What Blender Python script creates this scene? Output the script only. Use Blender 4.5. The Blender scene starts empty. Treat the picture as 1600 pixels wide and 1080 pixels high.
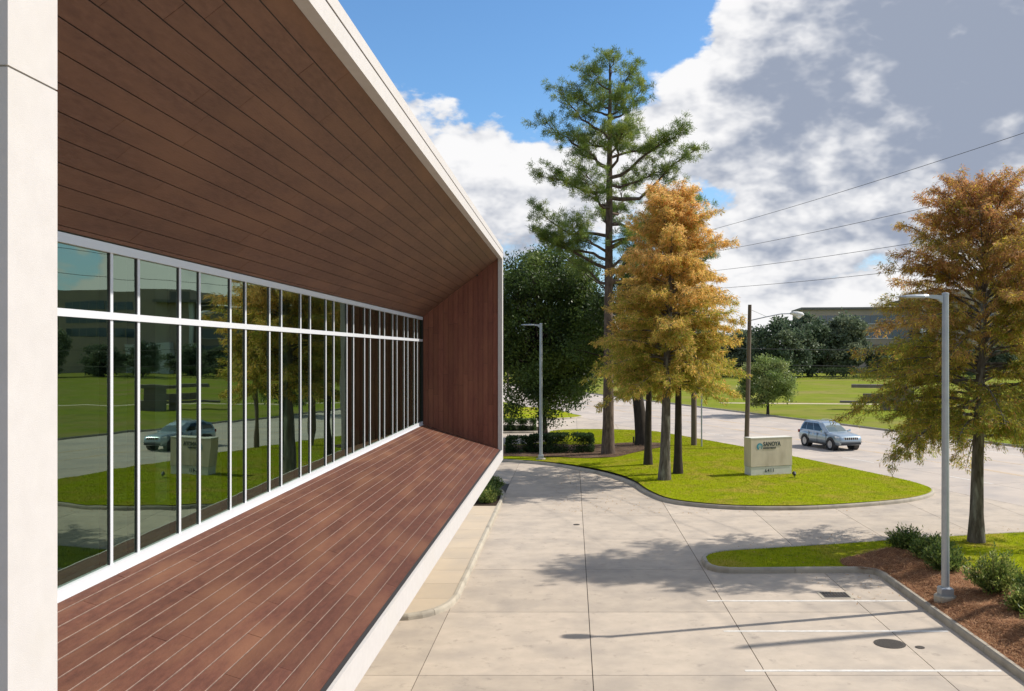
import bpy, bmesh, math, random
import numpy as np
from mathutils import Vector, Matrix
from mathutils.geometry import delaunay_2d_cdt

R = math.radians
scene = bpy.context.scene
COL = scene.collection

# ------------------------------------------------------------------ camera
EYE = 6.3
cam_data = bpy.data.cameras.new('camera')
cam = bpy.data.objects.new('camera', cam_data)
COL.objects.link(cam)
cam.location = (0, 0, EYE)
cam.rotation_euler = (R(90), 0, 0)
cam_data.sensor_width = 36
cam_data.lens = 36 * 1450 / 1600
cam_data.shift_x = -94 / 1600
cam_data.shift_y = 10.5 / 1600
cam_data.clip_start = 0.05
cam_data.clip_end = 6000
scene.camera = cam

# ------------------------------------------------------------------ light
SUN_AZ, SUN_EL = 15.1, 41.8          # azimuth from +X towards +Y, elevation
sdir = Vector((math.cos(R(SUN_EL)) * math.cos(R(SUN_AZ)), math.cos(R(SUN_EL)) * math.sin(R(SUN_AZ)), math.sin(R(SUN_EL))))
sun_data = bpy.data.lights.new('sun', 'SUN')
sun_data.energy = 4.0
sun_data.angle = R(0.53)
sun_data.color = (1.0, 0.945, 0.86)
sun = bpy.data.objects.new('sun', sun_data)
COL.objects.link(sun)
sun.location = (40, 10, 40)
sun.rotation_euler = sdir.to_track_quat('Z', 'Y').to_euler()

scene.view_settings.view_transform = 'Standard'
scene.view_settings.look = 'None'
scene.view_settings.gamma = 1
scene.view_settings.exposure = 0.57
scene.view_settings.use_curve_mapping = False
scene.render.engine = 'CYCLES'
scene.cycles.max_bounces = 10
scene.cycles.diffuse_bounces = 6
scene.cycles.transparent_max_bounces = 24
scene.cycles.use_denoising = True

def N(nt, t, **kw):
    n = nt.nodes.new(t)
    for k, v in kw.items():
        if k == 'inp':
            for kk, vv in v.items():
                n.inputs[kk].default_value = vv
        else:
            setattr(n, k, v)
    return n

def build_world():
    w = bpy.data.worlds.new('World')
    scene.world = w
    w.use_nodes = True
    nt = w.node_tree
    L = nt.links.new
    nt.nodes.clear()
    out = N(nt, 'ShaderNodeOutputWorld')
    bg = N(nt, 'ShaderNodeBackground')
    bg.inputs['Strength'].default_value = 0.15
    L(bg.outputs[0], out.inputs[0])
    sky = N(nt, 'ShaderNodeTexSky', sky_type='NISHITA', sun_disc=False)
    sky.sun_elevation = R(SUN_EL)
    sky.sun_rotation = R(90 - SUN_AZ)
    sky.air_density = 1.0; sky.dust_density = 0.6; sky.ozone_density = 2.0
    tc = N(nt, 'ShaderNodeTexCoord')
    D = tc.outputs['Generated']
    def M(op, a, b=None, c=None, clamp=False):
        m = N(nt, 'ShaderNodeMath', operation=op, use_clamp=clamp)
        for i, x in enumerate((a, b, c)):
            if x is None: continue
            if isinstance(x, (int, float)): m.inputs[i].default_value = x
            else: L(x, m.inputs[i])
        return m.outputs[0]
    nrm = N(nt, 'ShaderNodeVectorMath', operation='NORMALIZE'); L(D, nrm.inputs[0])
    sp = N(nt, 'ShaderNodeSeparateXYZ'); L(nrm.outputs[0], sp.inputs[0])
    cb = N(nt, 'ShaderNodeCombineXYZ')
    L(sp.outputs['X'], cb.inputs[0]); L(sp.outputs['Y'], cb.inputs[1]); L(M('MULTIPLY', sp.outputs['Z'], 1.7), cb.inputs[2])
    def noise(scale, detail, rough, off):
        mp = N(nt, 'ShaderNodeMapping'); L(cb.outputs[0], mp.inputs[0])
        mp.inputs['Location'].default_value = off
        t = N(nt, 'ShaderNodeTexNoise'); L(mp.outputs[0], t.inputs['Vector'])
        t.inputs['Scale'].default_value = scale; t.inputs['Detail'].default_value = detail
        t.inputs['Roughness'].default_value = rough
        return t.outputs['Fac']
    def blob(u, v, deg, amp):
        d = Vector(((u - 894) / 1450, 1, (550.5 - v) / 1450)).normalized()
        dt = N(nt, 'ShaderNodeVectorMath', operation='DOT_PRODUCT')
        L(nrm.outputs[0], dt.inputs[0]); dt.inputs[1].default_value = d
        mr = N(nt, 'ShaderNodeMapRange', interpolation_type='SMOOTHSTEP')
        L(dt.outputs['Value'], mr.inputs['Value'])
        mr.inputs['From Min'].default_value = math.cos(R(deg)); mr.inputs['From Max'].default_value = 1.0
        mr.inputs['To Min'].default_value = 0; mr.inputs['To Max'].default_value = amp
        return mr.outputs[0]
    def addall(xs):
        r = xs[0]
        for x in xs[1:]: r = M('ADD', r, x)
        return r
    SH = (sdir.x*.05, sdir.y*.05, sdir.z*.05*1.7)                       # a step towards the sun
    def field(off, det):
        big = noise(3.6, det, 0.58, off)
        bil = noise(10.0, det-2, 0.58, (off[0]*1.0+9, off[1], off[2]))
        puff = M('ABSOLUTE', M('SUBTRACT', M('MULTIPLY', bil, 2.0), 1.0))
        return M('ADD', big, M('MULTIPLY', puff, 0.40))
    OFF = (3.1, 1.7, 0.4)
    f0 = field(OFF, 12); f1 = field((OFF[0]+SH[0], OFF[1]+SH[1], OFF[2]+SH[2]), 6); f2 = field(OFF, 6)
    n3 = noise(4.4, 11, 0.62, (7.3, 4.2, 2.0))
    cover = addall([f0, blob(880, -70, 12, -0.30), blob(600, 10, 7, -0.13), blob(1260, 330, 16, 0.10), blob(760, 280, 9, 0.06),
                    blob(1430, 40, 14, 0.30), blob(1110, 140, 6, 0.10)])
    def ss(x, a, b, lo=0.0, hi=1.0):
        mr = N(nt, 'ShaderNodeMapRange', interpolation_type='SMOOTHSTEP'); L(x, mr.inputs['Value'])
        mr.inputs['From Min'].default_value = a; mr.inputs['From Max'].default_value = b
        mr.inputs['To Min'].default_value = lo; mr.inputs['To Max'].default_value = hi
        return mr.outputs[0]
    mask = ss(cover, 0.515, 0.60)
    thick = addall([M('MULTIPLY', n3, 1.15), blob(1480, 10, 13, 0.34), blob(1215, 165, 6, 0.40), blob(1560, 140, 8, 0.34), blob(1090, 80, 4.5, -0.25),
                    M('MULTIPLY', M('SUBTRACT', f1, f2), 3.0), M('MULTIPLY', M('SUBTRACT', cover, 0.6), 0.25)])
    shade = ss(thick, 0.36, 1.30)
    mixc = N(nt, 'ShaderNodeMix', data_type='RGBA')
    L(shade, mixc.inputs['Factor'])
    mixc.inputs['A'].default_value = (4.35, 4.33, 4.36, 1)
    mixc.inputs['B'].default_value = (1.5, 1.72, 2.2, 1)
    # thin milky veil towards the horizon
    veil = ss(sp.outputs['Z'], 0.0, 0.26, 0.5, 0.0)
    m0 = N(nt, 'ShaderNodeMix', data_type='RGBA'); L(veil, m0.inputs['Factor'])
    skb = N(nt, 'ShaderNodeMix', data_type='RGBA', blend_type='MULTIPLY')
    skb.inputs['Factor'].default_value = 1; L(sky.outputs[0], skb.inputs['A']); skb.inputs['B'].default_value = (0.47, 0.65, 0.78, 1)
    L(skb.outputs['Result'], m0.inputs['A']); m0.inputs['B'].default_value = (2.7, 3.2, 3.9, 1)
    m1 = N(nt, 'ShaderNodeMix', data_type='RGBA'); L(mask, m1.inputs['Factor'])
    L(m0.outputs['Result'], m1.inputs['A']); L(mixc.outputs['Result'], m1.inputs['B'])
    L(m1.outputs['Result'], bg.inputs['Color'])
build_world()

# ------------------------------------------------------------------ materials
MATS = {}
def material(name, c1, c2=None, scale=5.0, rough=0.6, bump=0.0, bscale=None, metallic=0.0, spec=0.5, rnd=0.0, detail=6, coords='Object',
             c3=None, scale3=0.6, stretch=None, coat=0.0, f3=(0.45, 0.7), c4=None, scale4=3.0, f4=(0.60, 0.80)):
    m = bpy.data.materials.new(name); m.use_nodes = True
    nt = m.node_tree; L = nt.links.new
    p = nt.nodes['Principled BSDF']
    p.inputs['Roughness'].default_value = rough
    p.inputs['Metallic'].default_value = metallic
    p.inputs['Specular IOR Level'].default_value = spec
    p.inputs['Coat Weight'].default_value = coat
    MATS[name] = m
    if c2 is None and not bump and not rnd:
        p.inputs['Base Color'].default_value = (*c1, 1)
        return m
    tc = N(nt, 'ShaderNodeTexCoord')
    if coords != 'World': vec = tc.outputs[coords]
    else:
        g = N(nt, 'ShaderNodeNewGeometry'); vec = g.outputs['Position']
    if stretch:
        mp = N(nt, 'ShaderNodeMapping'); L(vec, mp.inputs[0]); mp.inputs['Scale'].default_value = stretch; vec = mp.outputs[0]
    no = N(nt, 'ShaderNodeTexNoise'); L(vec, no.inputs['Vector'])
    no.inputs['Scale'].default_value = scale; no.inputs['Detail'].default_value = detail; no.inputs['Roughness'].default_value = 0.6
    mr = N(nt, 'ShaderNodeMapRange'); L(no.outputs['Fac'], mr.inputs['Value'])
    mr.inputs['From Min'].default_value = 0.3; mr.inputs['From Max'].default_value = 0.7
    mx = N(nt, 'ShaderNodeMix', data_type='RGBA'); L(mr.outputs[0], mx.inputs['Factor'])
    mx.inputs['A'].default_value = (*c1, 1); mx.inputs['B'].default_value = (*(c2 or c1), 1)
    colr = mx.outputs['Result']
    if c3:
        n3 = N(nt, 'ShaderNodeTexNoise'); L(vec, n3.inputs['Vector']); n3.inputs['Scale'].default_value = scale3; n3.inputs['Detail'].default_value = 5
        r3 = N(nt, 'ShaderNodeMapRange'); L(n3.outputs['Fac'], r3.inputs['Value'])
        r3.inputs['From Min'].default_value = f3[0]; r3.inputs['From Max'].default_value = f3[1]
        m3 = N(nt, 'ShaderNodeMix', data_type='RGBA'); L(r3.outputs[0], m3.inputs['Factor'])
        L(colr, m3.inputs['A']); m3.inputs['B'].default_value = (*c3, 1); colr = m3.outputs['Result']
    if c4:      # small sharp spots: drips, litter, worn places
        n4 = N(nt, 'ShaderNodeTexNoise'); L(vec, n4.inputs['Vector']); n4.inputs['Scale'].default_value = scale4; n4.inputs['Detail'].default_value = 8; n4.inputs['Roughness'].default_value = 0.7
        r4 = N(nt, 'ShaderNodeMapRange'); L(n4.outputs['Fac'], r4.inputs['Value'])
        r4.inputs['From Min'].default_value = f4[0]; r4.inputs['From Max'].default_value = f4[1]
        m4 = N(nt, 'ShaderNodeMix', data_type='RGBA'); L(r4.outputs[0], m4.inputs['Factor'])
        L(colr, m4.inputs['A']); m4.inputs['B'].default_value = (*c4, 1); colr = m4.outputs['Result']
    if rnd:
        oi = N(nt, 'ShaderNodeObjectInfo')
        rr = N(nt, 'ShaderNodeMapRange'); L(oi.outputs['Random'], rr.inputs['Value'])
        rr.inputs['To Min'].default_value = 1 - rnd; rr.inputs['To Max'].default_value = 1 + rnd
        hs = N(nt, 'ShaderNodeHueSaturation'); L(rr.outputs[0], hs.inputs['Value']); L(colr, hs.inputs['Color'])
        colr = hs.outputs[0]
    L(colr, p.inputs['Base Color'])
    if bump:
        nb = N(nt, 'ShaderNodeTexNoise'); L(vec, nb.inputs['Vector'])
        nb.inputs['Scale'].default_value = bscale or scale * 4; nb.inputs['Detail'].default_value = 5
        b = N(nt, 'ShaderNodeBump'); b.inputs['Strength'].default_value = bump; b.inputs['Distance'].default_value = 0.02
        L(nb.outputs['Fac'], b.inputs['Height']); L(b.outputs[0], p.inputs['Normal'])
    return m

def leaf_material(name, rough=0.55, transl=0.35, gain=1.0, spec=0.3):
    m = bpy.data.materials.new(name); m.use_nodes = True
    nt = m.node_tree; L = nt.links.new; nt.nodes.clear()
    out = N(nt, 'ShaderNodeOutputMaterial')
    at = N(nt, 'ShaderNodeAttribute', attribute_name='tint')
    g = N(nt, 'ShaderNodeMix', data_type='RGBA', blend_type='MULTIPLY'); g.inputs['Factor'].default_value = 1
    L(at.outputs['Color'], g.inputs['A']); g.inputs['B'].default_value = (gain, gain, gain, 1)
    p = N(nt, 'ShaderNodeBsdfPrincipled'); p.inputs['Roughness'].default_value = rough; p.inputs['Specular IOR Level'].default_value = spec
    t = N(nt, 'ShaderNodeBsdfTranslucent')
    L(g.outputs['Result'], p.inputs['Base Color']); L(g.outputs['Result'], t.inputs['Color'])
    mx = N(nt, 'ShaderNodeMixShader'); mx.inputs[0].default_value = transl
    L(p.outputs[0], mx.inputs[1]); L(t.outputs[0], mx.inputs[2]); L(mx.outputs[0], out.inputs[0])
    MATS[name] = m
    return m

material('stucco', (0.505, 0.472, 0.452), (0.47, 0.438, 0.418), 9, 0.85, 0.14, 260, c3=(0.475, 0.44, 0.40), scale3=1.2, f3=(0.52, 0.9))
material('stucco_side', (0.5, 0.48, 0.44), (0.42, 0.40, 0.37), 6, 0.9, 0.8, 60)
material('seam', (0.30, 0.275, 0.245), rough=0.9)
material('dark_gap', (0.018, 0.016, 0.015))
material('joint_dark', (0.05, 0.042, 0.034), (0.03, 0.026, 0.022), 20, 0.9)
def board_material(name, a, b, c, rough, rnd, st_):
    m = material(name, a, b, 26.0, rough, 0.18, 60, rnd=rnd, c3=c, scale3=3.0, coords='World', spec=0.12, stretch=st_, detail=9)
    return m
board_material('deck_board', (0.130, 0.053, 0.036), (0.082, 0.034, 0.025), (0.165, 0.075, 0.045), 0.55, 0.11, (1, .22, 1))
board_material('soffit_board', (0.172, 0.090, 0.063), (0.120, 0.062, 0.045), (0.185, 0.096, 0.063), 0.5, 0.08, (1, .22, 1))
board_material('end_board', (0.215, 0.082, 0.055), (0.165, 0.062, 0.045), (0.235, 0.098, 0.060), 0.5, 0.12, (1, 1, .22))
material('joint_strip', (0.34, 0.23, 0.185), (0.18, 0.115, 0.09), 14, 0.55, coords='World')
material('window_metal', (0.66, 0.67, 0.70), rough=0.35, metallic=0.15)
material('shaded_mullion_back', (0.10, 0.095, 0.10), rough=0.6)  # shade on the mullions' sides, put into a dark colour
material('concrete', (0.475, 0.395, 0.31), (0.395, 0.33, 0.262), 2.2, 0.85, 0.25, 60, rnd=0.07, c3=(0.31, 0.265, 0.22), scale3=0.8, coords='World', f3=(0.46, 0.80), detail=12, c4=(0.20, 0.17, 0.14), scale4=2.6, f4=(0.57, 0.80))
material('street_concrete', (0.455, 0.385, 0.32), (0.41, 0.345, 0.29), 0.7, 0.85, 0.2, 40, rnd=0.05, c3=(0.33, 0.29, 0.26), scale3=0.4, coords='World', detail=12, c4=(0.25, 0.22, 0.20), scale4=1.6)
material('sidewalk_concrete', (0.50, 0.40, 0.28), (0.46, 0.37, 0.27), 1.5, 0.85, 0.25, 60, rnd=0.06, c3=(0.42, 0.345, 0.26), scale3=0.5, coords='World')
material('kerb_concrete', (0.40, 0.35, 0.27), (0.32, 0.28, 0.22), 2.5, 0.85, 0.4, 40, rnd=0.08, c3=(0.20, 0.175, 0.14), scale3=1.3, coords='World', f3=(0.52, 0.8))
material('paint_white', (0.66, 0.64, 0.60), (0.52, 0.48, 0.42), 9, 0.7, coords='World', c3=(0.48, 0.44, 0.39), scale3=3, f3=(0.50, 0.72))
material('paint_yellow', (0.60, 0.42, 0.22), (0.50, 0.38, 0.25), 5, 0.7, coords='World')
material('lawn_grass', (0.255, 0.285, 0.006), (0.20, 0.24, 0.006), 5.0, 0.95, 0.25, 90, c3=(0.30, 0.235, 0.040), scale3=0.55, coords='World', f3=(0.48, 0.68), spec=0.02, detail=12, c4=(0.11, 0.15, 0.006), scale4=1.7, f4=(0.52, 0.68))
material('field_grass', (0.185, 0.215, 0.016), (0.15, 0.18, 0.016), 0.5, 0.95, 0.6, 8, c3=(0.22, 0.19, 0.055), scale3=0.09, coords='World', f3=(0.46, 0.68), spec=0.05, detail=12, c4=(0.10, 0.135, 0.014), scale4=0.3, f4=(0.5, 0.7))
material('mulch', (0.27, 0.13, 0.068), (0.14, 0.064, 0.034), 9, 0.95, 1.0, 50, c3=(0.21, 0.10, 0.045), scale3=1.6, coords='World', spec=0.1)
material('bark_mulch', (0.115, 0.070, 0.045), (0.06, 0.036, 0.024), 9, 0.95, 0.8, 40, c3=(0.16, 0.11, 0.07), scale3=1.2, coords='World', spec=0.1)
material('soil', (0.05, 0.034, 0.022), (0.03, 0.02, 0.014), 8, 0.95, 0.8, 40, coords='World', spec=0.1)
material('bark_grey', (0.17, 0.145, 0.115), (0.06, 0.05, 0.04), 11, 0.95, 1.0, 22, coords='World', stretch=(1, 1, 0.22), c3=(0.27, 0.255, 0.21), scale3=4.5, f3=(0.52,0.66), spec=0.1)
material('bark_pine', (0.17, 0.125, 0.095), (0.06, 0.042, 0.033), 8, 0.95, 1.0, 16, coords='World', stretch=(1, 1, 0.3), spec=0.1)
material('bark_dark', (0.06, 0.048, 0.038), (0.035, 0.028, 0.022), 6, 0.95, 0.8, 20, coords='World', stretch=(1, 1, 0.3), spec=0.1)
material('galvanised', (0.40, 0.42, 0.43), (0.33, 0.35, 0.37), 6, 0.42, metallic=0.55)
material('lamp_lens', (0.75, 0.75, 0.72), rough=0.25)
material('wood_pole', (0.16, 0.115, 0.08), (0.095, 0.07, 0.05), 5, 0.9, 0.6, 30, coords='World', stretch=(1, 1, 0.1))
material('cast_iron', (0.075, 0.062, 0.05), (0.05, 0.042, 0.036), 30, 0.7, 0.4, 120, metallic=0.3)
material('wire', (0.03, 0.03, 0.032), rough=0.6)
material('sign_stone', (0.64, 0.54, 0.42), (0.58, 0.485, 0.375), 5, 0.85, 0.25, 60, c3=(0.42, 0.34, 0.25), scale3=1.8, stretch=(1, 1, 0.35), f3=(0.5, 0.85))
material('sign_base', (0.62, 0.60, 0.54), (0.56, 0.54, 0.48), 5, 0.85, 0.2, 60)
material('sign_dark', (0.02, 0.035, 0.045), rough=0.5)
material('sign_teal', (0.03, 0.22, 0.30), rough=0.5)
material('sign_teal_pale', (0.16, 0.40, 0.46), rough=0.5)
material('fixture_black', (0.02, 0.02, 0.022), rough=0.5)
material('car_paint', (0.34, 0.41, 0.46), rough=0.28, metallic=0.55, coat=0.8)
material('car_black', (0.02, 0.02, 0.022), rough=0.5)
material('car_chrome', (0.7, 0.7, 0.72), rough=0.2, metallic=0.9)
material('car_window', (0.012, 0.016, 0.018), rough=0.05, spec=0.8)
material('car_windshield', (0.10, 0.13, 0.13), rough=0.06, spec=0.8)
material('tyre', (0.018, 0.018, 0.018), rough=0.85)
material('rim', (0.45, 0.46, 0.48), rough=0.3, metallic=0.8)
material('headlight', (0.75, 0.78, 0.8), rough=0.12, spec=0.8)
material('office_wall', (0.40, 0.325, 0.25), (0.35, 0.285, 0.22), 0.3, 0.85)
material('office_wall_dark', (0.17, 0.16, 0.145), (0.14, 0.13, 0.12), 0.3, 0.8)
material('office_white', (0.62, 0.62, 0.6), rough=0.7)
material('office_glass', (0.045, 0.075, 0.10), rough=0.08, spec=0.9)
material('monument_stone', (0.21, 0.17, 0.14), (0.14, 0.115, 0.10), 2.5, 0.9, 0.6, 12)
material('room_wall', (0.55, 0.55, 0.48), rough=0.9)
material('room_floor', (0.42, 0.42, 0.36), rough=0.9)
material('room_ceiling', (0.55, 0.55, 0.52), rough=0.9)
leaf_material('leaf_cypress', 0.6, 0.55, 1.65)
leaf_material('leaf_pine', 0.5, 0.4, 1.7)
leaf_material('leaf_oak', 0.42, 0.4, 1.9)
leaf_material('leaf_shrub', 0.45, 0.45, 1.5)
leaf_material('leaf_far', 0.6, 0.35, 1.7)
leaf_material('grass_blade', 0.9, 0.35, 1.05, 0.03)
leaf_material('straw', 0.8, 0.1)

def glass_material():
    m = bpy.data.materials.new('window_glass'); m.use_nodes = True
    nt = m.node_tree; L = nt.links.new; nt.nodes.clear()
    out = N(nt, 'ShaderNodeOutputMaterial')
    gl = N(nt, 'ShaderNodeBsdfGlossy'); gl.inputs['Roughness'].default_value = 0.0
    gl.inputs['Color'].default_value = (0.52, 0.66, 0.53, 1)
    tr = N(nt, 'ShaderNodeBsdfTransparent'); tr.inputs['Color'].default_value = (0.36, 0.47, 0.37, 1)
    fr = N(nt, 'ShaderNodeFresnel'); fr.inputs['IOR'].default_value = 1.52
    mr = N(nt, 'ShaderNodeMapRange'); L(fr.outputs[0], mr.inputs['Value'])
    mr.inputs['From Min'].default_value = 0.04; mr.inputs['From Max'].default_value = 0.7
    mr.inputs['To Min'].default_value = 0.35; mr.inputs['To Max'].default_value = 0.92
    # panes are never perfectly flat: the reflection wavers
    tc = N(nt, 'ShaderNodeTexCoord'); no = N(nt, 'ShaderNodeTexNoise'); L(tc.outputs['Object'], no.inputs['Vector'])
    no.inputs['Scale'].default_value = 1.3; no.inputs['Detail'].default_value = 1
    b = N(nt, 'ShaderNodeBump'); b.inputs['Strength'].default_value = 0.03; b.inputs['Distance'].default_value = 0.05
    L(no.outputs['Fac'], b.inputs['Height']); L(b.outputs[0], gl.inputs['Normal'])
    mx = N(nt, 'ShaderNodeMixShader'); L(mr.outputs[0], mx.inputs[0]); L(tr.outputs[0], mx.inputs[1]); L(gl.outputs[0], mx.inputs[2])
    L(mx.outputs[0], out.inputs[0])
    MATS['window_glass'] = m
glass_material()

# ------------------------------------------------------------------ helpers
def link(o, parent=None):
    COL.objects.link(o)
    if parent is not None: o.parent = parent
    return o

def tag(o, label=None, cat=None, group=None, kind=None):
    if label: o['label'] = label
    if cat: o['category'] = cat
    if group: o['group'] = group
    if kind: o['kind'] = kind
    return o

def thing(name, label, cat, loc=(0, 0, 0), rotz=0.0, group=None):
    o = bpy.data.objects.new(name, None); o.empty_display_size = 0.3
    link(o); o.location = loc; o.rotation_euler = (0, 0, rotz)
    return tag(o, label, cat, group)

def obj_from(name, mesh, parent=None, loc=None, rot=None, scale=None):
    o = bpy.data.objects.new(name, mesh); link(o, parent)
    if loc is not None: o.location = loc
    if rot is not None: o.rotation_euler = rot
    if scale is not None: o.scale = scale
    return o

def copy_tree(o, parent=None):
    kids = list(o.children)
    c = o.copy(); COL.objects.link(c); c.parent = parent
    for k in kids: copy_tree(k, c)
    return c

class MB:
    """collects shapes for one mesh"""
    def __init__(s): s.v = []; s.f = []
    def add(s, vs, fs):
        b = len(s.v); s.v += [tuple(v) for v in vs]; s.f += [tuple(b + i for i in f) for f in fs]; return s
    def box(s, x0, x1, y0, y1, z0, z1):
        return s.add([(x0,y0,z0),(x1,y0,z0),(x1,y1,z0),(x0,y1,z0),(x0,y0,z1),(x1,y0,z1),(x1,y1,z1),(x0,y1,z1)],
                     [(0,3,2,1),(4,5,6,7),(0,1,5,4),(1,2,6,5),(2,3,7,6),(3,0,4,7)])
    def cbox(s, x0, x1, y0, y1, z0, z1, c):
        """box with its top edges chamfered"""
        return s.add([(x0,y0,z0),(x1,y0,z0),(x1,y1,z0),(x0,y1,z0),(x0,y0,z1-c),(x1,y0,z1-c),(x1,y1,z1-c),(x0,y1,z1-c),
                      (x0+c,y0+c,z1),(x1-c,y0+c,z1),(x1-c,y1-c,z1),(x0+c,y1-c,z1)],
                     [(0,3,2,1),(8,9,10,11),(0,1,5,4),(1,2,6,5),(2,3,7,6),(3,0,4,7),(4,5,9,8),(5,6,10,9),(6,7,11,10),(7,4,8,11)])
    def prism(s, poly, z0, z1):
        n = len(poly)
        return s.add([(x,y,z0) for x,y in poly] + [(x,y,z1) for x,y in poly],
                     [tuple(range(n-1,-1,-1)), tuple(range(n,2*n))] + [(i,(i+1)%n,n+(i+1)%n,n+i) for i in range(n)])
    def tube(s, pts, rad, n=8, caps=True):
        pts = [Vector(p) for p in pts]; rings = []
        if not hasattr(rad, '__len__'): rad = [rad] * len(pts)
        for i, p in enumerate(pts):
            t = (pts[min(i+1, len(pts)-1)] - pts[max(i-1, 0)]).normalized()
            a = Vector((0,0,1)) if abs(t.z) < 0.9 else Vector((1,0,0))
            u = t.cross(a).normalized(); w = t.cross(u)
            rings.append([p + (u*math.cos(2*math.pi*k/n) + w*math.sin(2*math.pi*k/n)) * rad[i] for k in range(n)])
        vs = [v for r in rings for v in r]; fs = []
        for i in range(len(pts)-1):
            for k in range(n):
                fs.append((i*n+k, i*n+(k+1)%n, (i+1)*n+(k+1)%n, (i+1)*n+k))
        if caps: fs += [tuple(range(n-1,-1,-1)), tuple((len(pts)-1)*n + k for k in range(n))]
        return s.add(vs, fs)
    def lathe(s, prof, n=24, c=(0,0,0)):
        vs = []; fs = []
        for r, z in prof:
            for k in range(n):
                a = 2*math.pi*k/n; vs.append((c[0]+r*math.cos(a), c[1]+r*math.sin(a), c[2]+z))
        m = len(prof)
        for i in range(m-1):
            for k in range(n): fs.append((i*n+k, i*n+(k+1)%n, (i+1)*n+(k+1)%n, (i+1)*n+k))
        fs += [tuple(range(n-1,-1,-1)), tuple((m-1)*n+k for k in range(n))]
        return s.add(vs, fs)
    def xform(s, M):
        s.v = [tuple(M @ Vector(v)) for v in s.v]; return s
    def mesh(s, name, mat, smooth=False):
        me = bpy.data.meshes.new(name); me.from_pydata(s.v, [], s.f)
        me.materials.append(MATS[mat]); 
        bm = bmesh.new(); bm.from_mesh(me); bmesh.ops.recalc_face_normals(bm, faces=bm.faces); bm.to_mesh(me); bm.free()
        if smooth: me.polygons.foreach_set('use_smooth', [True]*len(me.polygons))
        me.update(); return me
    def build(s, name, mat, parent=None, smooth=False, **kw):
        return obj_from(name, s.mesh(name, mat, smooth), parent, **kw)

def np_mesh(name, V, F, mat, tint=None, smooth=False):
    """V (n,3), F (m,k) arrays -> mesh"""
    V = np.asarray(V, dtype=np.float32); F = np.asarray(F, dtype=np.int32); k = F.shape[1]
    me = bpy.data.meshes.new(name)
    me.vertices.add(len(V)); me.vertices.foreach_set('co', V.ravel())
    me.loops.add(F.size); me.loops.foreach_set('vertex_index', F.ravel())
    me.polygons.add(len(F)); me.polygons.foreach_set('loop_start', np.arange(0, F.size, k, dtype=np.int32))
    me.materials.append(MATS[mat])
    if tint is not None:
        a = me.attributes.new('tint', 'FLOAT_COLOR', 'POINT')
        T = np.ones((len(V), 4), dtype=np.float32); T[:, :3] = tint
        a.data.foreach_set('color', T.ravel())
    me.update(calc_edges=True); me.validate()
    if smooth: me.polygons.foreach_set('use_smooth', [True]*len(F))
    return me

def in_poly(P, poly):
    P = np.asarray(P); x, y = P[:, 0], P[:, 1]; r = np.zeros(len(P), bool); n = len(poly); j = n - 1
    for i in range(n):
        xi, yi = poly[i][:2]; xj, yj = poly[j][:2]
        c = ((yi > y) != (yj > y)) & (x < (xj - xi) * (y - yi) / ((yj - yi) or 1e-12) + xi)
        r ^= c; j = i
    return r

def smooth_poly(pts, sub=5, closed=True):
    P = [np.array(p, float) for p in pts]; n = len(P); out = []
    rng = range(n) if closed else range(n-1)
    for i in rng:
        if closed: p0, p1, p2, p3 = P[(i-1)%n], P[i], P[(i+1)%n], P[(i+2)%n]
        else: p0, p1, p2, p3 = P[max(i-1,0)], P[i], P[i+1], P[min(i+2,n-1)]
        # centripetal parametrisation keeps tight corners from looping
        t01 = max(np.linalg.norm(p1-p0),1e-6)**.5; t12 = max(np.linalg.norm(p2-p1),1e-6)**.5; t23 = max(np.linalg.norm(p3-p2),1e-6)**.5
        m1 = (p2-p1) + t12*((p1-p0)/t01 - (p2-p0)/(t01+t12)); m2 = (p2-p1) + t12*((p3-p2)/t23 - (p3-p1)/(t12+t23))
        for k in range(sub):
            t = k/sub
            out.append(tuple((2*t**3-3*t**2+1)*p1 + (t**3-2*t**2+t)*m1 + (-2*t**3+3*t**2)*p2 + (t**3-t**2)*m2))
    if not closed: out.append(tuple(P[-1]))
    return out

def patch(name, poly, step, zf, mat, parent=None):
    """a ground patch triangulated inside poly with heights zf(x, y)"""
    poly = [tuple(p[:2]) for p in poly]; a = np.array(poly)
    xs = np.arange(a[:,0].min(), a[:,0].max(), step); ys = np.arange(a[:,1].min(), a[:,1].max(), step)
    g = np.stack(np.meshgrid(xs, ys), -1).reshape(-1, 2)
    g = g + np.random.default_rng(4).uniform(-.25, .25, g.shape) * step
    g = g[in_poly(g, poly)]
    n = len(poly); co = [Vector(p) for p in poly] + [Vector(p) for p in g.tolist()]
    r = delaunay_2d_cdt(co, [], [list(range(n))], 1, 1e-4)
    vs = [(v.x, v.y, zf(v.x, v.y)) for v in r[0]]
    me = bpy.data.meshes.new(name); me.from_pydata(vs, [], r[2]); me.materials.append(MATS[mat])
    bm = bmesh.new(); bm.from_mesh(me); bmesh.ops.recalc_face_normals(bm, faces=bm.faces)
    if sum(f.normal.z for f in bm.faces) < 0: bmesh.ops.reverse_faces(bm, faces=bm.faces)
    bm.to_mesh(me); bm.free()
    me.polygons.foreach_set('use_smooth', [True]*len(me.polygons))
    return obj_from(name, me, parent)

def dist_to_poly(P, poly):
    P = np.asarray(P, float); d = np.full(len(P), 1e9)
    for i in range(len(poly)):
        a = np.array(poly[i][:2]); b = np.array(poly[(i+1)%len(poly)][:2]); ab = b-a
        t = np.clip(((P-a)@ab)/max(ab@ab,1e-9), 0, 1); d = np.minimum(d, np.linalg.norm(P-(a+t[:,None]*ab), axis=1))
    return d

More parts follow.
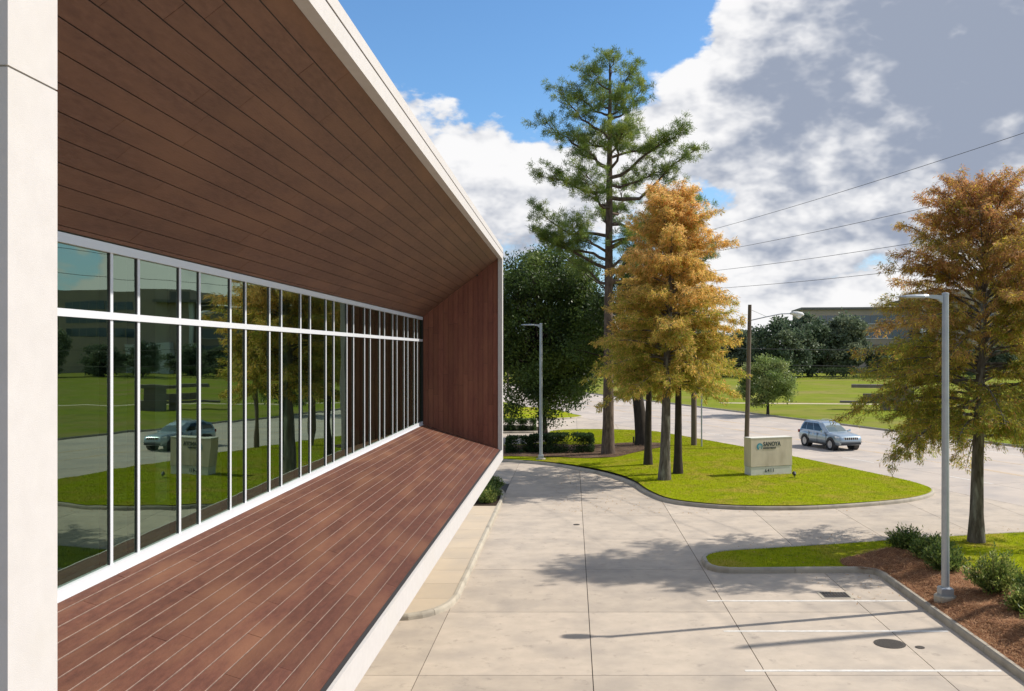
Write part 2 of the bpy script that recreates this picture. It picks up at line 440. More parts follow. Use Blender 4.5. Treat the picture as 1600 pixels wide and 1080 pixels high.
def kerb(name, line, width=0.16, h=0.15, seg=3.0, closed=True, inner=1, base=-0.05, jit=0.0):
    """kerb built of cast lengths with open joints, swept along a line"""
    root = bpy.data.objects.new(name, None); link(root); root['kind'] = 'structure'
    P = [np.array(p[:2], float) for p in line]
    if closed: P.append(P[0])
    S = [0.0]
    for a, b in zip(P, P[1:]): S.append(S[-1] + np.linalg.norm(b-a))
    total = S[-1]
    def at(s):
        s = min(max(s, 0), total); i = min(max(int(np.searchsorted(S, s)) - 1, 0), len(P)-2)
        d = P[i+1]-P[i]; L = max(np.linalg.norm(d), 1e-9); t = (s-S[i])/L
        # averaged normal for smooth bends
        def nrm(k):
            if closed: k %= (len(P)-1)
            else: k = min(max(k, 0), len(P)-2)
            e = P[k+1]-P[k]; e = e/max(np.linalg.norm(e),1e-9); return np.array((-e[1], e[0]))
        n0 = nrm(i-1)+nrm(i); n1 = nrm(i)+nrm(i+1)
        n0 /= max(np.linalg.norm(n0),1e-9); n1 /= max(np.linalg.norm(n1),1e-9)
        n = n0*(1-t)+n1*t; n /= max(np.linalg.norm(n),1e-9)
        return P[i]+d*t, n*inner
    k = max(1, round(total/seg)); rr = random.Random(5)
    for j in range(k):
        a, b = total*j/k + 0.006, total*(j+1)/k - 0.006
        m = max(2, int((b-a)/0.35)+1)
        dz = rr.uniform(-jit, jit)
        prof = [(0.0, base), (0.015, h*0.55), (0.03, h-0.03), (0.06, h), (width-0.02, h), (width, h-0.02), (width, base)]
        mb = MB(); vs = []; fs = []
        for q in range(m):
            p, n = at(a+(b-a)*q/(m-1))
            for (o, z) in prof: vs.append((p[0]+n[0]*o, p[1]+n[1]*o, z+(dz if z > 0 else 0)))
        c = len(prof)
        for q in range(m-1):
            for e in range(c-1): fs.append((q*c+e, q*c+e+1, (q+1)*c+e+1, (q+1)*c+e))
        fs += [tuple(range(c)), tuple((m-1)*c+e for e in range(c))]
        mb.add(vs, fs); mb.build('kerb_length', 'kerb_concrete', root)
    return root

def ccw(poly):
    a = sum(poly[i][0]*poly[(i+1)%len(poly)][1] - poly[(i+1)%len(poly)][0]*poly[i][1] for i in range(len(poly)))
    return list(poly) if a > 0 else list(poly)[::-1]

def inset(poly, d):
    n = len(poly); out = []
    for i in range(n):
        a, b, c = (np.array(poly[(i+k)%n][:2], float) for k in (-1, 0, 1))
        e1 = (b-a)/max(np.linalg.norm(b-a),1e-9); e2 = (c-b)/max(np.linalg.norm(c-b),1e-9)
        m = np.array((-e1[1]-e2[1], e1[0]+e2[0])); m /= max(np.linalg.norm(m),1e-9)
        out.append(tuple(b + m*d))
    return out

def clip_half(poly, p0, n):
    """keep the side where n.(p-p0) < 0"""
    out = []
    for i in range(len(poly)):
        a, b = poly[i], poly[(i+1)%len(poly)]
        da = (a[0]-p0[0])*n[0]+(a[1]-p0[1])*n[1]; db = (b[0]-p0[0])*n[0]+(b[1]-p0[1])*n[1]
        if da < 0: out.append(a)
        if (da < 0) != (db < 0):
            t = da/(da-db); out.append((a[0]+(b[0]-a[0])*t, a[1]+(b[1]-a[1])*t))
    return out

def scatter(name, poly, count, zf, cols, mat, length, width, lean, parent=None, seed=1, kind='stuff', flat=False, mask=None, up=1.0):
    """many thin blades standing (or lying, flat=True) on a patch"""
    rg = np.random.default_rng(seed); a = np.array([p[:2] for p in poly]); lo, hi = a.min(0), a.max(0); P = np.zeros((0, 2))
    while len(P) < count:
        q = rg.uniform(lo, hi, (count*2, 2)); q = q[in_poly(q, poly)]
        if mask is not None: q = q[mask(q)]
        P = np.vstack((P, q))
    P = P[:count]; n = count
    z = np.array([zf(x, y) for x, y in P]); az = rg.uniform(0, 2*math.pi, n); L = length*rg.uniform(.6, 1.3, n)
    if flat:
        el = rg.normal(0, .22, n); d = np.stack((np.cos(az)*np.cos(el), np.sin(az)*np.cos(el), np.sin(el)), 1)
        B = np.column_stack((P, z+rg.uniform(0.0, .035, n)))
    else:
        ln = rg.uniform(0, lean, n); d = np.stack((np.cos(az)*ln, np.sin(az)*ln, np.ones(n)*up), 1); d /= np.linalg.norm(d, axis=1)[:, None]
        B = np.column_stack((P, z-.005))
    s = np.stack((-np.sin(az), np.cos(az), np.zeros(n)), 1)
    az2 = rg.uniform(0, 2*math.pi, n)
    if not flat: s = np.stack((np.cos(az2), np.sin(az2), np.zeros(n)), 1)
    V = np.empty((n, 3, 3)); V[:, 0] = B - s*width/2; V[:, 1] = B + s*width/2; V[:, 2] = B + d*L[:, None]
    cols = np.array(cols); c = cols[rg.integers(0, len(cols), n)]*rg.uniform(.75, 1.2, (n, 1))
    me = np_mesh(name, V.reshape(-1, 3), np.arange(3*n).reshape(-1, 3), mat, np.repeat(c, 3, axis=0))
    o = obj_from(name, me, parent); o['kind'] = kind
    return o

# ================================================================== the setting
g = MB().add([(-3000,-3000,-.04),(3000,-3000,-.04),(3000,3000,-.04),(-3000,3000,-.04)], [(0,1,2,3)]).build('ground', 'field_grass')
g['kind'] = 'structure'

# --- the street, seen running away to the left
S0 = np.array((16.7, 43.2)); SD = np.array((-.322, .947)); SN = np.array((.947, .322)); SW = 18.0
def st(s, t): p = S0 + SD*s + SN*t; return (float(p[0]), float(p[1]))
street = MB().add([(*st(-300,-.02), -.015), (*st(-300,SW+.02), -.015), (*st(420,SW+.02), -.015), (*st(420,-.02), -.015)], [(0,1,2,3)]).build('street', 'joint_dark')
street['kind'] = 'structure'
for k in range(5):
    for j in range(-9, 20):
        s0, s1, t0, t1 = j*6+.012, j*6+5.988, k*3.6+.012, k*3.6+3.588
        MB().prism(ccw([st(s0,t0), st(s1,t0), st(s1,t1), st(s0,t1)]), -.08, 0).build('street_slab', 'street_concrete', street)
for nm, a, b in (('far_slab_run', 120, 420), ('near_slab_run', -300, -54)):
    MB().prism(ccw([st(a+.01,0), st(b,0), st(b,SW), st(a+.01,SW)]), -.08, -.001).build('street_slab', 'street_concrete', street)
def stripe(s0, s1, t, w=.12, m='paint_white', name='lane_line'):
    MB().prism(ccw([st(s0,t-w/2), st(s1,t-w/2), st(s1,t+w/2), st(s0,t+w/2)]), .0015, .005).build(name, m, street)
for k in range(-7, 16):
    stripe(k*9, k*9+3, 3.6); stripe(k*9, k*9+3, 14.4)
for t in (7.15, 10.85):
    stripe(-54, 130, t, .11, 'paint_yellow')
    for k in range(-6, 15): stripe(k*9+2, k*9+5, t + (.22 if t < 9 else -.22), .11, 'paint_yellow')

# --- islands
main_isl = ccw(smooth_poly([(-3.93,53.3),(-1.57,51.8),(.38,49.5),(1.81,47.0),(2.78,44.2),(3.28,41.05),(4.02,38.75),(5.1,37.75),(6.54,37.1),(9.1,37.0),
    (11.95,37.85),(14.2,39.0),(15.7,40.5),(16.35,42.0),(16.25,44.2),(15.15,47.7),(12.75,54.8),(10.3,62.0),(7.7,69.6),(6.2,72.9),(3.6,74.3),(0,74.4),(-1.6,73.2),
    (-1.9,70.8),(-1.2,67),(-2.2,63.2),(-5,61.8),(-8.5,60.6),(-8.8,57),(-6.6,54.6)], 4))
fing_isl = ccw(smooth_poly([(3.84,27.4),(3.95,28.25),(4.5,28.85),(6.2,29.4),(8.4,30),(10.7,30.7),(15.6,32),(18.6,32.4),(20.3,31.2),(21.2,28.6)], 4, False)
               + [(24.4,19.2),(29,5.5),(29.2,4.6),(8.62,4.6),(8.62,18),(8.62,25.9)] + smooth_poly([(8.6,26.2),(8.45,26.45),(8.2,26.5)],3,False) + smooth_poly([(4.7,26.4),(4.2,26.5),(3.92,26.85),(3.84,27.35)],3,False)[:-1])
left_isl = ccw(smooth_poly([(-14,85.5),(-4,86.0),(-.6,87.2),(1.0,89.6),(.3,92.5),(-4,104),(-16,104)], 4))
back_bed = ccw(smooth_poly([(-16,72.3),(-4,72.2),(-2.6,72.6),(-2.3,74.5),(-3.0,77.2),(-6,79),(-16,79)], 4))

def base_sheet():
    poly = [(-40,-32)] + [st(-79,-.03), st(60,-.03)] + [(-40, 106)]
    o = MB().add([(x,y,-.018) for x,y in ccw(poly)], [tuple(range(4))]).build('driveway', 'joint_dark'); o['kind'] = 'structure'; return o
drive = base_sheet()
bed_walk = [(-6.5,22.1),(-2.95,22.1),(-2.95,42),(-6.5,42)]
gx = [-23.4+3.4*k for k in range(16)]; gy = [.5+4.4*k for k in range(24)]
for x0 in gx:
    for y0 in gy:
        x1, y1 = x0+3.4, y0+4.4
        if y1 < 45 and x1 < -2.9: continue
        if y0 < 4: continue
        gp = np.array([(x0+(x1-x0)*a, y0+(y1-y0)*b) for a in np.linspace(.02,.98,7) for b in np.linspace(.02,.98,7)])
        hid = in_poly(gp, main_isl)|in_poly(gp, fing_isl)|in_poly(gp, left_isl)|in_poly(gp, back_bed)|in_poly(gp, bed_walk)
        if hid.all(): continue
        c = clip_half([(x0+.009,y0+.009),(x1-.009,y0+.009),(x1-.009,y1-.009),(x0+.009,y1-.009)], st(0,-.015), SN)
        if len(c) < 3 or y0 > 101: continue
        MB().prism(ccw(c), -.08, 0).build('slab', 'concrete', drive)
MB().prism(ccw([(-3.0,-30),(24,-30),(24,4.88),(-3.0,4.88)]), -.08, 0).build('slab', 'concrete', drive)
MB().prism(ccw([(-6.4,-30),(-3.01,-30),(-3.01,9.28),(-6.4,9.28)]), -.08, 0).build('slab', 'concrete', drive)
# paving beside and below the overhang, up to the raised walk
for y0 in np.arange(9.3, 22.6, 4.4):
    y1 = min(y0+4.4, 23.6)
    MB().prism([(-6.4,y0+.009),(-3.009,y0+.009),(-3.009,y1-.009),(-6.4,y1-.009)], -.08, 0).build('slab', 'concrete', drive)

mulch_fing = ccw([(8.76,6)] + [(8.76,25.9)] + smooth_poly([(8.55,26.35),(7.9,26.75),(8.0,27.6),(8.9,28.3),(9.9,28.4),(10.6,27),(11.0,24.5),(11.05,21),(11.0,6)], 4, False))
mulch_fing_core = inset(mulch_fing, .12)
def z_fing_lawn(x, y):
    return z_fing(x, y) - (.14 if in_poly([(x,y)], mulch_fing_core)[0] else 0)
def lawn(name, poly, zf, step):
    o = patch(name, inset(poly, .13), step, zf, 'lawn_grass'); o['kind'] = 'structure'; return o
def z_main(x, y):
    return .13 + .22*math.exp(-((x-7)**2/60+(y-52)**2/160)) - .0
def z_fing(x, y):
    m = max(0.0, min(1.0, (x-8.7)/1.0))*max(0.0, min(1.0, (29.6-y)/1.5))
    return .13 + .20*m*m*(3-2*m)
lawn('island_lawn', main_isl, z_main, 1.2)
lawn('corner_lawn', fing_isl, z_fing_lawn, .3)
lawn('far_island_lawn', left_isl, lambda x, y: .13, 2.0)
kerb('island_kerb', main_isl)
kerb('corner_kerb', fing_isl, jit=.008)
kerb('far_island_kerb', left_isl)
kerb('back_bed_kerb', back_bed)
b = patch('back_bed_soil', inset(back_bed, .13), 1.5, lambda x, y: .13, 'soil'); b['kind'] = 'structure'
far_lawn = MB().add([(*st(-300,SW+.15), .12), (*st(-300,SW+600), .12), (*st(500,SW+600), .12), (*st(500,SW+.15), .12)], [(0,1,2,3)]).build('far_lawn', 'field_grass')
far_lawn['kind'] = 'structure'
kerb('street_kerb', [st(-60,SW), st(120,SW)], closed=False, inner=-1, seg=6)
p = MB().prism(ccw([(18,112.4),(70,104.0),(70,105.6),(18,114.0)]), .08, .126).build('sidewalk', 'sidewalk_concrete'); p['kind'] = 'structure'

# planting beds of pine straw and bark
mulch_main = ccw(smooth_poly([(-6.0,55.2),(-3.6,54.6),(-1.2,54.0),(.8,53.0),(2.4,53.2),(3.6,55.2),(5.0,57.6),(6.2,59.4),(6.3,61.0),(5.2,62.0),(3.5,62),(1,60.8),(-1.5,61.6),(-4.6,60.9),(-6.6,59)], 3))
mm = patch('tree_bed_mulch', mulch_main, .5, lambda x, y: z_main(x, y)+.03+.02*math.sin(x*3.1)*math.cos(y*2.3), 'bark_mulch'); mm['kind'] = 'structure'
def z_mulch(x, y):
    e = max(0.0, min(1.0, (x-8.74)/.55, (28.5-y)/.5+.2))
    return z_fing(x, y)*.35*(1-e) + (z_fing(x, y)+.05)*e + .09*(1-e) + .030*math.sin(x*4.3+y*1.3)*math.sin(y*2.9-x)*e
mf = patch('shrub_bed_mulch', mulch_fing, .22, z_mulch, 'mulch'); mf['kind'] = 'structure'

# grass and straw standing in the surface
GR = [(.28,.32,.006),(.22,.27,.006),(.32,.32,.010),(.17,.22,.008),(.34,.29,.03)]
nm_ = lambda q: ~in_poly(q, mulch_main)
nf_ = lambda q: (~in_poly(q, mulch_fing)) & (q[:,1] > 12) & (q[:,0] < 22)
scatter('lawn_blades', inset(main_isl,.15), 170000, z_main, GR, 'grass_blade', .045, .016, .9, seed=3, mask=nm_)
scatter('corner_lawn_blades', inset(fing_isl,.15), 90000, z_fing, GR, 'grass_blade', .05, .014, .8, seed=4, mask=nf_)
ST = [(.50,.26,.12),(.42,.20,.085),(.26,.11,.05),(.60,.36,.19),(.15,.06,.03)]
scatter('bed_straw', mulch_fing, 60000, z_mulch, ST, 'straw', .16, .008, 0, seed=5, flat=True, mask=lambda q: q[:,1] > 14)
scatter('tree_bed_straw', mulch_main, 12000, lambda x,y: z_main(x,y)+.03, [(.16,.10,.06),(.22,.14,.08),(.09,.05,.03),(.28,.18,.09)], 'straw', .2, .014, 0, seed=6, flat=True)

scatter('fallen_leaves', [(-1,36),(12,36),(12,50),(-1,50)], 1500, lambda x, y: (z_main(x,y) if in_poly([(x,y)], inset(main_isl,.2))[0] else .002), [(.34,.18,.06),(.28,.14,.05),(.40,.26,.10)], 'straw', .09, .035, 0, seed=8, flat=True)
scatter('fallen_leaves', [(7,23),(16,26),(17,34),(5,31)], 900, lambda x, y: (z_mulch(x,y) if in_poly([(x,y)], mulch_fing)[0] else z_fing(x,y) if in_poly([(x,y)], inset(fing_isl,.2))[0] else .002), [(.30,.15,.05),(.24,.12,.05),(.36,.22,.09)], 'straw', .08, .03, 0, seed=9, flat=True)
# raised walk along the building, with its planting pocket at the far end
walk_line = smooth_poly([(-6,21.75),(-4.6,21.75),(-3.8,21.8),(-3.25,22.25),(-2.93,23.1),(-2.88,25),(-2.88,29),(-2.9,36.5),(-2.92,40.2),(-3.05,41.6),(-3.5,42.5),(-4.4,42.9),(-6,43)], 4, False)
walk_in = inset(ccw(walk_line), .15)
walk = MB().prism(walk_in, -.02, .09).build('walk', 'joint_dark'); walk['kind'] = 'structure'
for y0 in np.arange(21.8, 37.2, 1.5):
    c = clip_half(clip_half(walk_in, (0,float(y0)+.006), (0,-1)), (0,min(float(y0)+1.494,37.29)), (0,1))
    c = [(max(x,-4.6), y) for x, y in c]
    if len(c) > 2: MB().prism(ccw(c), .02, .125).build('walk_slab','sidewalk_concrete',walk)
kerb('walk_kerb', walk_line, closed=False, inner=1, h=.14)
ps = patch('pocket_bed_soil', [(-6,37.4),(-3.06,37.4),(-3.08,40.2),(-3.25,41.5),(-3.7,42.3),(-4.5,42.7),(-6,42.8)], .5, lambda x,y: .12, 'soil'); ps['kind']='structure'

# parking stall lines
for y in (23.5, 20.95, 18.35):
    o = MB().prism([(3.42,y-.05),(8.48,y-.055),(8.48,y+.055),(3.42,y+.055)], .0015, .005).build('stall_line', 'paint_white', drive)

# ================================================================== the office building
bld = thing('office_building', 'office building with white stucco frame, brown boarded overhang and ribbon window', 'building', (-4.5, 15, 0))
def B(mb, name, mat, parent=None, smooth=False):
    o = mb.build(name, mat, bld if parent is None else parent, smooth)
    if parent is None: o.location = (4.5, -15, 0)
    return o
XF, XI = -2.08, -2.207
Y0, Y1, Y2, Y3 = 3.42, 3.75, 27.60, 27.93
ZB, ZBT, ZT0, ZT = 3.07, 3.385, 9.08, 9.42
XW = -4.48
ZSILL, ZHEAD, ZTR = 4.165, 7.336, 6.65
f1 = B(MB().box(XI,XF,Y1,Y2,ZT0,9.265), 'fascia', 'stucco')
B(MB().box(XI-.02,XF-.006,Y0+.01,Y3-.01,9.265,9.283), 'fascia_reveal', 'dark_gap')
B(MB().box(-2.6,XF+.004,Y0-.004,Y3+.004,9.283,ZT), 'coping', 'stucco')
B(MB().box(-2.118,XF,Y1,Y2,ZB,ZBT), 'fascia', 'stucco')
# the near jamb is a blade wall with a shadow joint
B(MB().box(-7.0,XF,Y0,Y1,ZB,7.352), 'jamb', 'stucco')
B(MB().box(-7.0,XF-.006,Y0+.006,Y1-.006,7.352,7.360), 'jamb_joint', 'seam')
B(MB().box(-7.0,XF,Y0,Y1,7.360,9.265), 'jamb', 'stucco')
B(MB().box(XI,XF,Y2,Y3,ZB,9.265), 'jamb', 'stucco')
B(MB().box(-9.0,XI,Y2+.12,Y3,ZB,9.264), 'end_wall_back', 'stucco')

def slope_frame(p0, p1, flip):
    d = Vector((p1[0]-p0[0], 0, p1[1]-p0[1])); L = d.length; x = d/L
    if flip: y = Vector((0,-1,0))
    else: y = Vector((0,1,0))
    z = x.cross(y)
    return L, Matrix(((x.x,y.x,z.x,0),(x.y,y.y,z.y,0),(x.z,y.z,z.z,0),(0,0,0,1)))

rb = random.Random(11)
def board_field(part, p0, p1, rows, ya, yb, flip, mat, gap, first=None, lens=(1.8, 2.6), thick=.018):
    """rows of boards on a slope from p0 (x,z) to p1, laid end to end from ya to yb"""
    L, Rm = slope_frame(p0, p1, flip)
    edges = [0.0]
    if first: edges.append(first)
    w = (L-edges[-1])/rows
    for k in range(rows): edges.append(edges[-1]+w)
    meshes = {}
    for e0, e1 in zip(edges, edges[1:]):
        ww = round(e1-e0-gap, 4)
        if ww not in meshes:
            meshes[ww] = MB().cbox(-ww/2, ww/2, -.5, .5, -thick, 0, .0025).mesh('board', mat)
        y = ya - rb.uniform(0, 1.9)
        while y < yb:
            y2 = y + rb.choice((2.44, 3.05, 3.05))
            a, b = max(y, ya), min(y2, yb)
            if b-a > .12:
                c = Vector((p0[0], (a+b)/2, p0[1])) + Rm.to_3x3() @ Vector(((e0+e1)/2, 0, rb.uniform(-.0012,.0012)))
                o = obj_from('board', meshes[ww], part)
                o.matrix_local = Matrix.Translation(c) @ Rm @ Matrix.Rotation(rb.uniform(-.004,.004),4,'Y') @ Matrix.Diagonal((1, b-a-.003, 1, 1))
            y = y2
    return L, Rm, edges

def slope_backing(p0, p1, ya, yb, off, thick, flip):
    L, Rm = slope_frame(p0, p1, flip)
    mb = MB().box(0, L, -1, 1, -off-thick, -off)
    M = Matrix.Translation((p0[0], (ya+yb)/2, p0[1])) @ Rm @ Matrix.Diagonal((1, (yb-ya)/2, 1, 1))
    return mb.xform(M)

DP0, DP1 = (-4.44, 4.150), (-2.155, 3.405)
SP0, SP1 = (-4.45, 7.357), (-2.207, 9.085)
deck = B(slope_backing(DP0, (-2.12, 3.392), Y1, Y2+.1, .0185, .05, False), 'sloped_sill_deck', 'dark_gap')
L_, Rm_, ed = board_field(deck, DP0, DP1, 15, Y1+.003, Y2+.05, False, 'deck_board', .012, first=.12)
for e in ed[1:-1]:
    c = Vector((DP0[0], (Y1+Y2)/2, DP0[1])) + Rm_.to_3x3() @ Vector((e-.0015, 0, 0))
    me = MB().box(-.0027,.0027,-(Y2-Y1)/2,(Y2-Y1)/2,-.017,.0012).mesh('joint_strip','joint_strip')
    o = obj_from('joint_strip', me, deck); o.matrix_local = Matrix.Translation(c) @ Rm_
soff = B(slope_backing(SP0, SP1, Y1, Y2+.1, .0185, .05, True), 'soffit', 'dark_gap')
board_field(soff, SP0, SP1, 14, Y1+.003, Y2+.05, True, 'soffit_board', .008, first=.055)
# end wall of upright boards
endw = B(MB().box(XW-.02,XI,Y2+.062,Y2+.12,3.5,9.0), 'end_wall', 'dark_gap')
xs = np.linspace(XW+.045, XI-.002, 16)
def z_deck(x): return DP0[1] + (x-DP0[0])*(DP1[1]-DP0[1])/(DP1[0]-DP0[0])
def z_soff(x): return SP0[1] + (x-SP0[0])*(SP1[1]-SP0[1])/(SP1[0]-SP0[0])
wB = float(xs[1]-xs[0]) - .007
mEnd = MB().cbox(-wB/2, wB/2, -.5, .5, -.018, 0, .0025).mesh('board', 'end_board')
for x0, x1 in zip(xs, xs[1:]):
    xm = (x0+x1)/2; za, zb = z_deck(x1)-.01, z_soff(x1)+.02; z = za - rb.uniform(0, 1.6)
    while z < zb:
        z2 = z + rb.choice((1.83, 2.44)); a, b = max(z, za), min(z2, zb)
        if b-a > .1:
            o = obj_from('board', mEnd, endw)
            o.matrix_local = Matrix.Translation((xm, Y2+.04+rb.uniform(-.001,.001), (a+b)/2)) @ Matrix(((1,0,0,0),(0,0,-1,0),(0,1,0,0),(0,0,0,1))) @ Matrix.Diagonal((1,b-a-.006,1,1))
        z = z2
# window wall: rails, mullions, panes
win = B(MB().box(XW-.15,XW+.03,Y1,Y2+.05,ZHEAD-.075,ZHEAD+.012), 'ribbon_window', 'window_metal')
MB().box(XW-.15,XW+.028,Y1,Y2+.05,ZTR-.035,ZTR+.035).build('transom_rail','window_metal',win)
MB().box(XW-.15,XW+.032,Y1,Y2+.05,ZSILL-.012,ZSILL+.075).build('sill_rail','window_metal',win)
MB().box(XW-.02,XW+.06,Y1,Y2+.05,ZSILL-.045,ZSILL-.014).build('sill_flashing','window_metal',win)
ym = [9.01]
while ym[-1] < 27.3:
    ym.append(ym[-1]+.562); ym.append(ym[-1]+1.008)
pre = []; y = 9.01
while y > 4.2: y -= 1.008; pre.append(y); y -= .562; pre.append(y)
ym = [q for q in sorted(pre)+ym if Y1+.1 < q < Y2-.05]
m_up = MB().box(XW-.003,XW+.011,-.026,.026,ZTR+.035,ZHEAD-.075).mesh('mullion','window_metal')
m_lo = MB().box(XW-.003,XW+.011,-.026,.026,ZSILL+.075,ZTR-.035).mesh('mullion','window_metal')
g_lo = MB().box(XW-.10,XW+.007,-.0285,.0285,ZSILL+.075,ZTR-.035).mesh('shaded_mullion_back','shaded_mullion_back')  # mullion back and seal, darkened to give the shaded side
g_up = MB().box(XW-.10,XW+.007,-.0285,.0285,ZTR+.035,ZHEAD-.075).mesh('shaded_mullion_back','shaded_mullion_back')
for q in ym:
    obj_from('mullion', m_up, win, loc=(0,q,0)); obj_from('mullion', m_lo, win, loc=(0,q,0))
    obj_from('shaded_mullion_back', g_lo, win, loc=(0,q,0)); obj_from('shaded_mullion_back', g_up, win, loc=(0,q,0))
stops = [Y1] + ym + [Y2+.05]
for a, b in zip(stops, stops[1:]):
    for z0, z1 in ((ZSILL+.077, ZTR-.037), (ZTR+.037, ZHEAD-.077)):
        t = rb.uniform(-.0015,.0015)
        o = MB().add([(XW-.006,a+.028,z0),(XW-.006,b-.028,z0),(XW-.006+t,b-.028,z1),(XW-.006+t,a+.028,z1)],[(0,1,2,3)]).build('pane','window_glass',win)
        if o.data.polygons[0].normal.x < 0: o.data.flip_normals()
# the room behind it and the rest of the shell
B(MB().box(-11.0,XW-.16,Y1,Y2,3.95,4.05), 'room_floor', 'room_floor')
B(MB().box(-11.0,XW-.16,Y1,Y2,7.42,7.5), 'room_ceiling', 'room_ceiling')
B(MB().box(-11.1,-11.0,Y1,Y2,4.05,7.42), 'room_wall', 'room_wall')
B(MB().box(-11.1,-4.7,Y1,Y1+.05,4.05,7.42), 'room_wall', 'room_wall')
B(MB().box(-11.1,-4.7,Y2-.06,Y2,4.05,7.42), 'room_wall', 'room_wall')
for y in (8.0, 14.0, 20.0, 26.0):
    B(MB().box(-6.6,-6.2,y-.2,y+.2,4.05,7.42), 'room_column', 'room_wall')
B(MB().box(-11.1,-2.6,Y0+.02,Y3-.02,9.285,9.36), 'roof', 'stucco_side')
B(MB().box(-4.85,-4.6,Y0,Y3,0,3.05), 'ground_floor_wall', 'stucco_side')
B(MB().box(-4.6,-2.13,Y0+.01,Y3-.01,3.08,3.12), 'underside', 'stucco_side')

# ================================================================== plants
def tubes_mesh(name, paths, mat, n=5):
    Vs = []; Fs = []; base = 0
    ang = np.arange(n)*2*math.pi/n; ca, sa = np.cos(ang), np.sin(ang)
    for P, r in paths:
        P = np.asarray(P, float); r = np.asarray(r, float); m = len(P)
        T = np.gradient(P, axis=0); T /= np.maximum(np.linalg.norm(T, axis=1), 1e-9)[:, None]
        ref = np.array((0.,0.,1.)) if abs(T[:,2]).mean() < .8 else np.array((1.,0.,0.))
        U = np.cross(T, ref); U /= np.maximum(np.linalg.norm(U, axis=1), 1e-9)[:, None]; W = np.cross(T, U)
        V = P[:,None,:] + (U[:,None,:]*ca[None,:,None] + W[:,None,:]*sa[None,:,None])*r[:,None,None]
        Vs.append(V.reshape(-1,3)); i = np.arange(m-1)[:,None]*n; k = np.arange(n)[None,:]; k2 = (k+1) % n
        Fs.append(np.stack((i+k, i+k2, i+n+k2, i+n+k), -1).reshape(-1,4)+base); base += m*n
    return np_mesh(name, np.vstack(Vs), np.vstack(Fs), mat, smooth=True)

def unit(a): return a/np.maximum(np.linalg.norm(a, axis=-1, keepdims=True), 1e-9)

def leaves_mesh(name, P, D, L, W, cols, mat, rg):
    """one diamond leaf at each P along D"""
    n = len(P); D = unit(D); A = unit(np.cross(D, rg.normal(size=(n,3)))); L = np.broadcast_to(L, n)[:,None]; W = np.broadcast_to(W, n)[:,None]
    V = np.empty((n,4,3)); V[:,0] = P; V[:,1] = P + D*L*.5 + A*W*.5; V[:,2] = P + D*L; V[:,3] = P + D*L*.5 - A*W*.5
    return np_mesh(name, V.reshape(-1,3), np.arange(4*n).reshape(-1,4), mat, np.repeat(cols, 4, axis=0))

def trunk_path(H, r0, r1, rg, lean=(0,0), wob=.12, n=14, flare=.32, p=.85):
    z = np.linspace(0, 1, n); P = np.zeros((n,3)); P[:,2] = z*H - .15*(z == 0)
    w = rg.normal(0, wob, (n,2)); w[0] = 0; w = np.cumsum(w, 0)*.35
    P[:,:2] = w*z[:,None] + np.array(lean)[None]*z[:,None]
    r = r1 + (r0-r1)*(1-z)**p + r0*flare*np.exp(-z*H/.35)
    return P, r

def interp_path(P, z):
    return np.array([np.interp(z, P[:,2], P[:,k]) for k in range(3)])

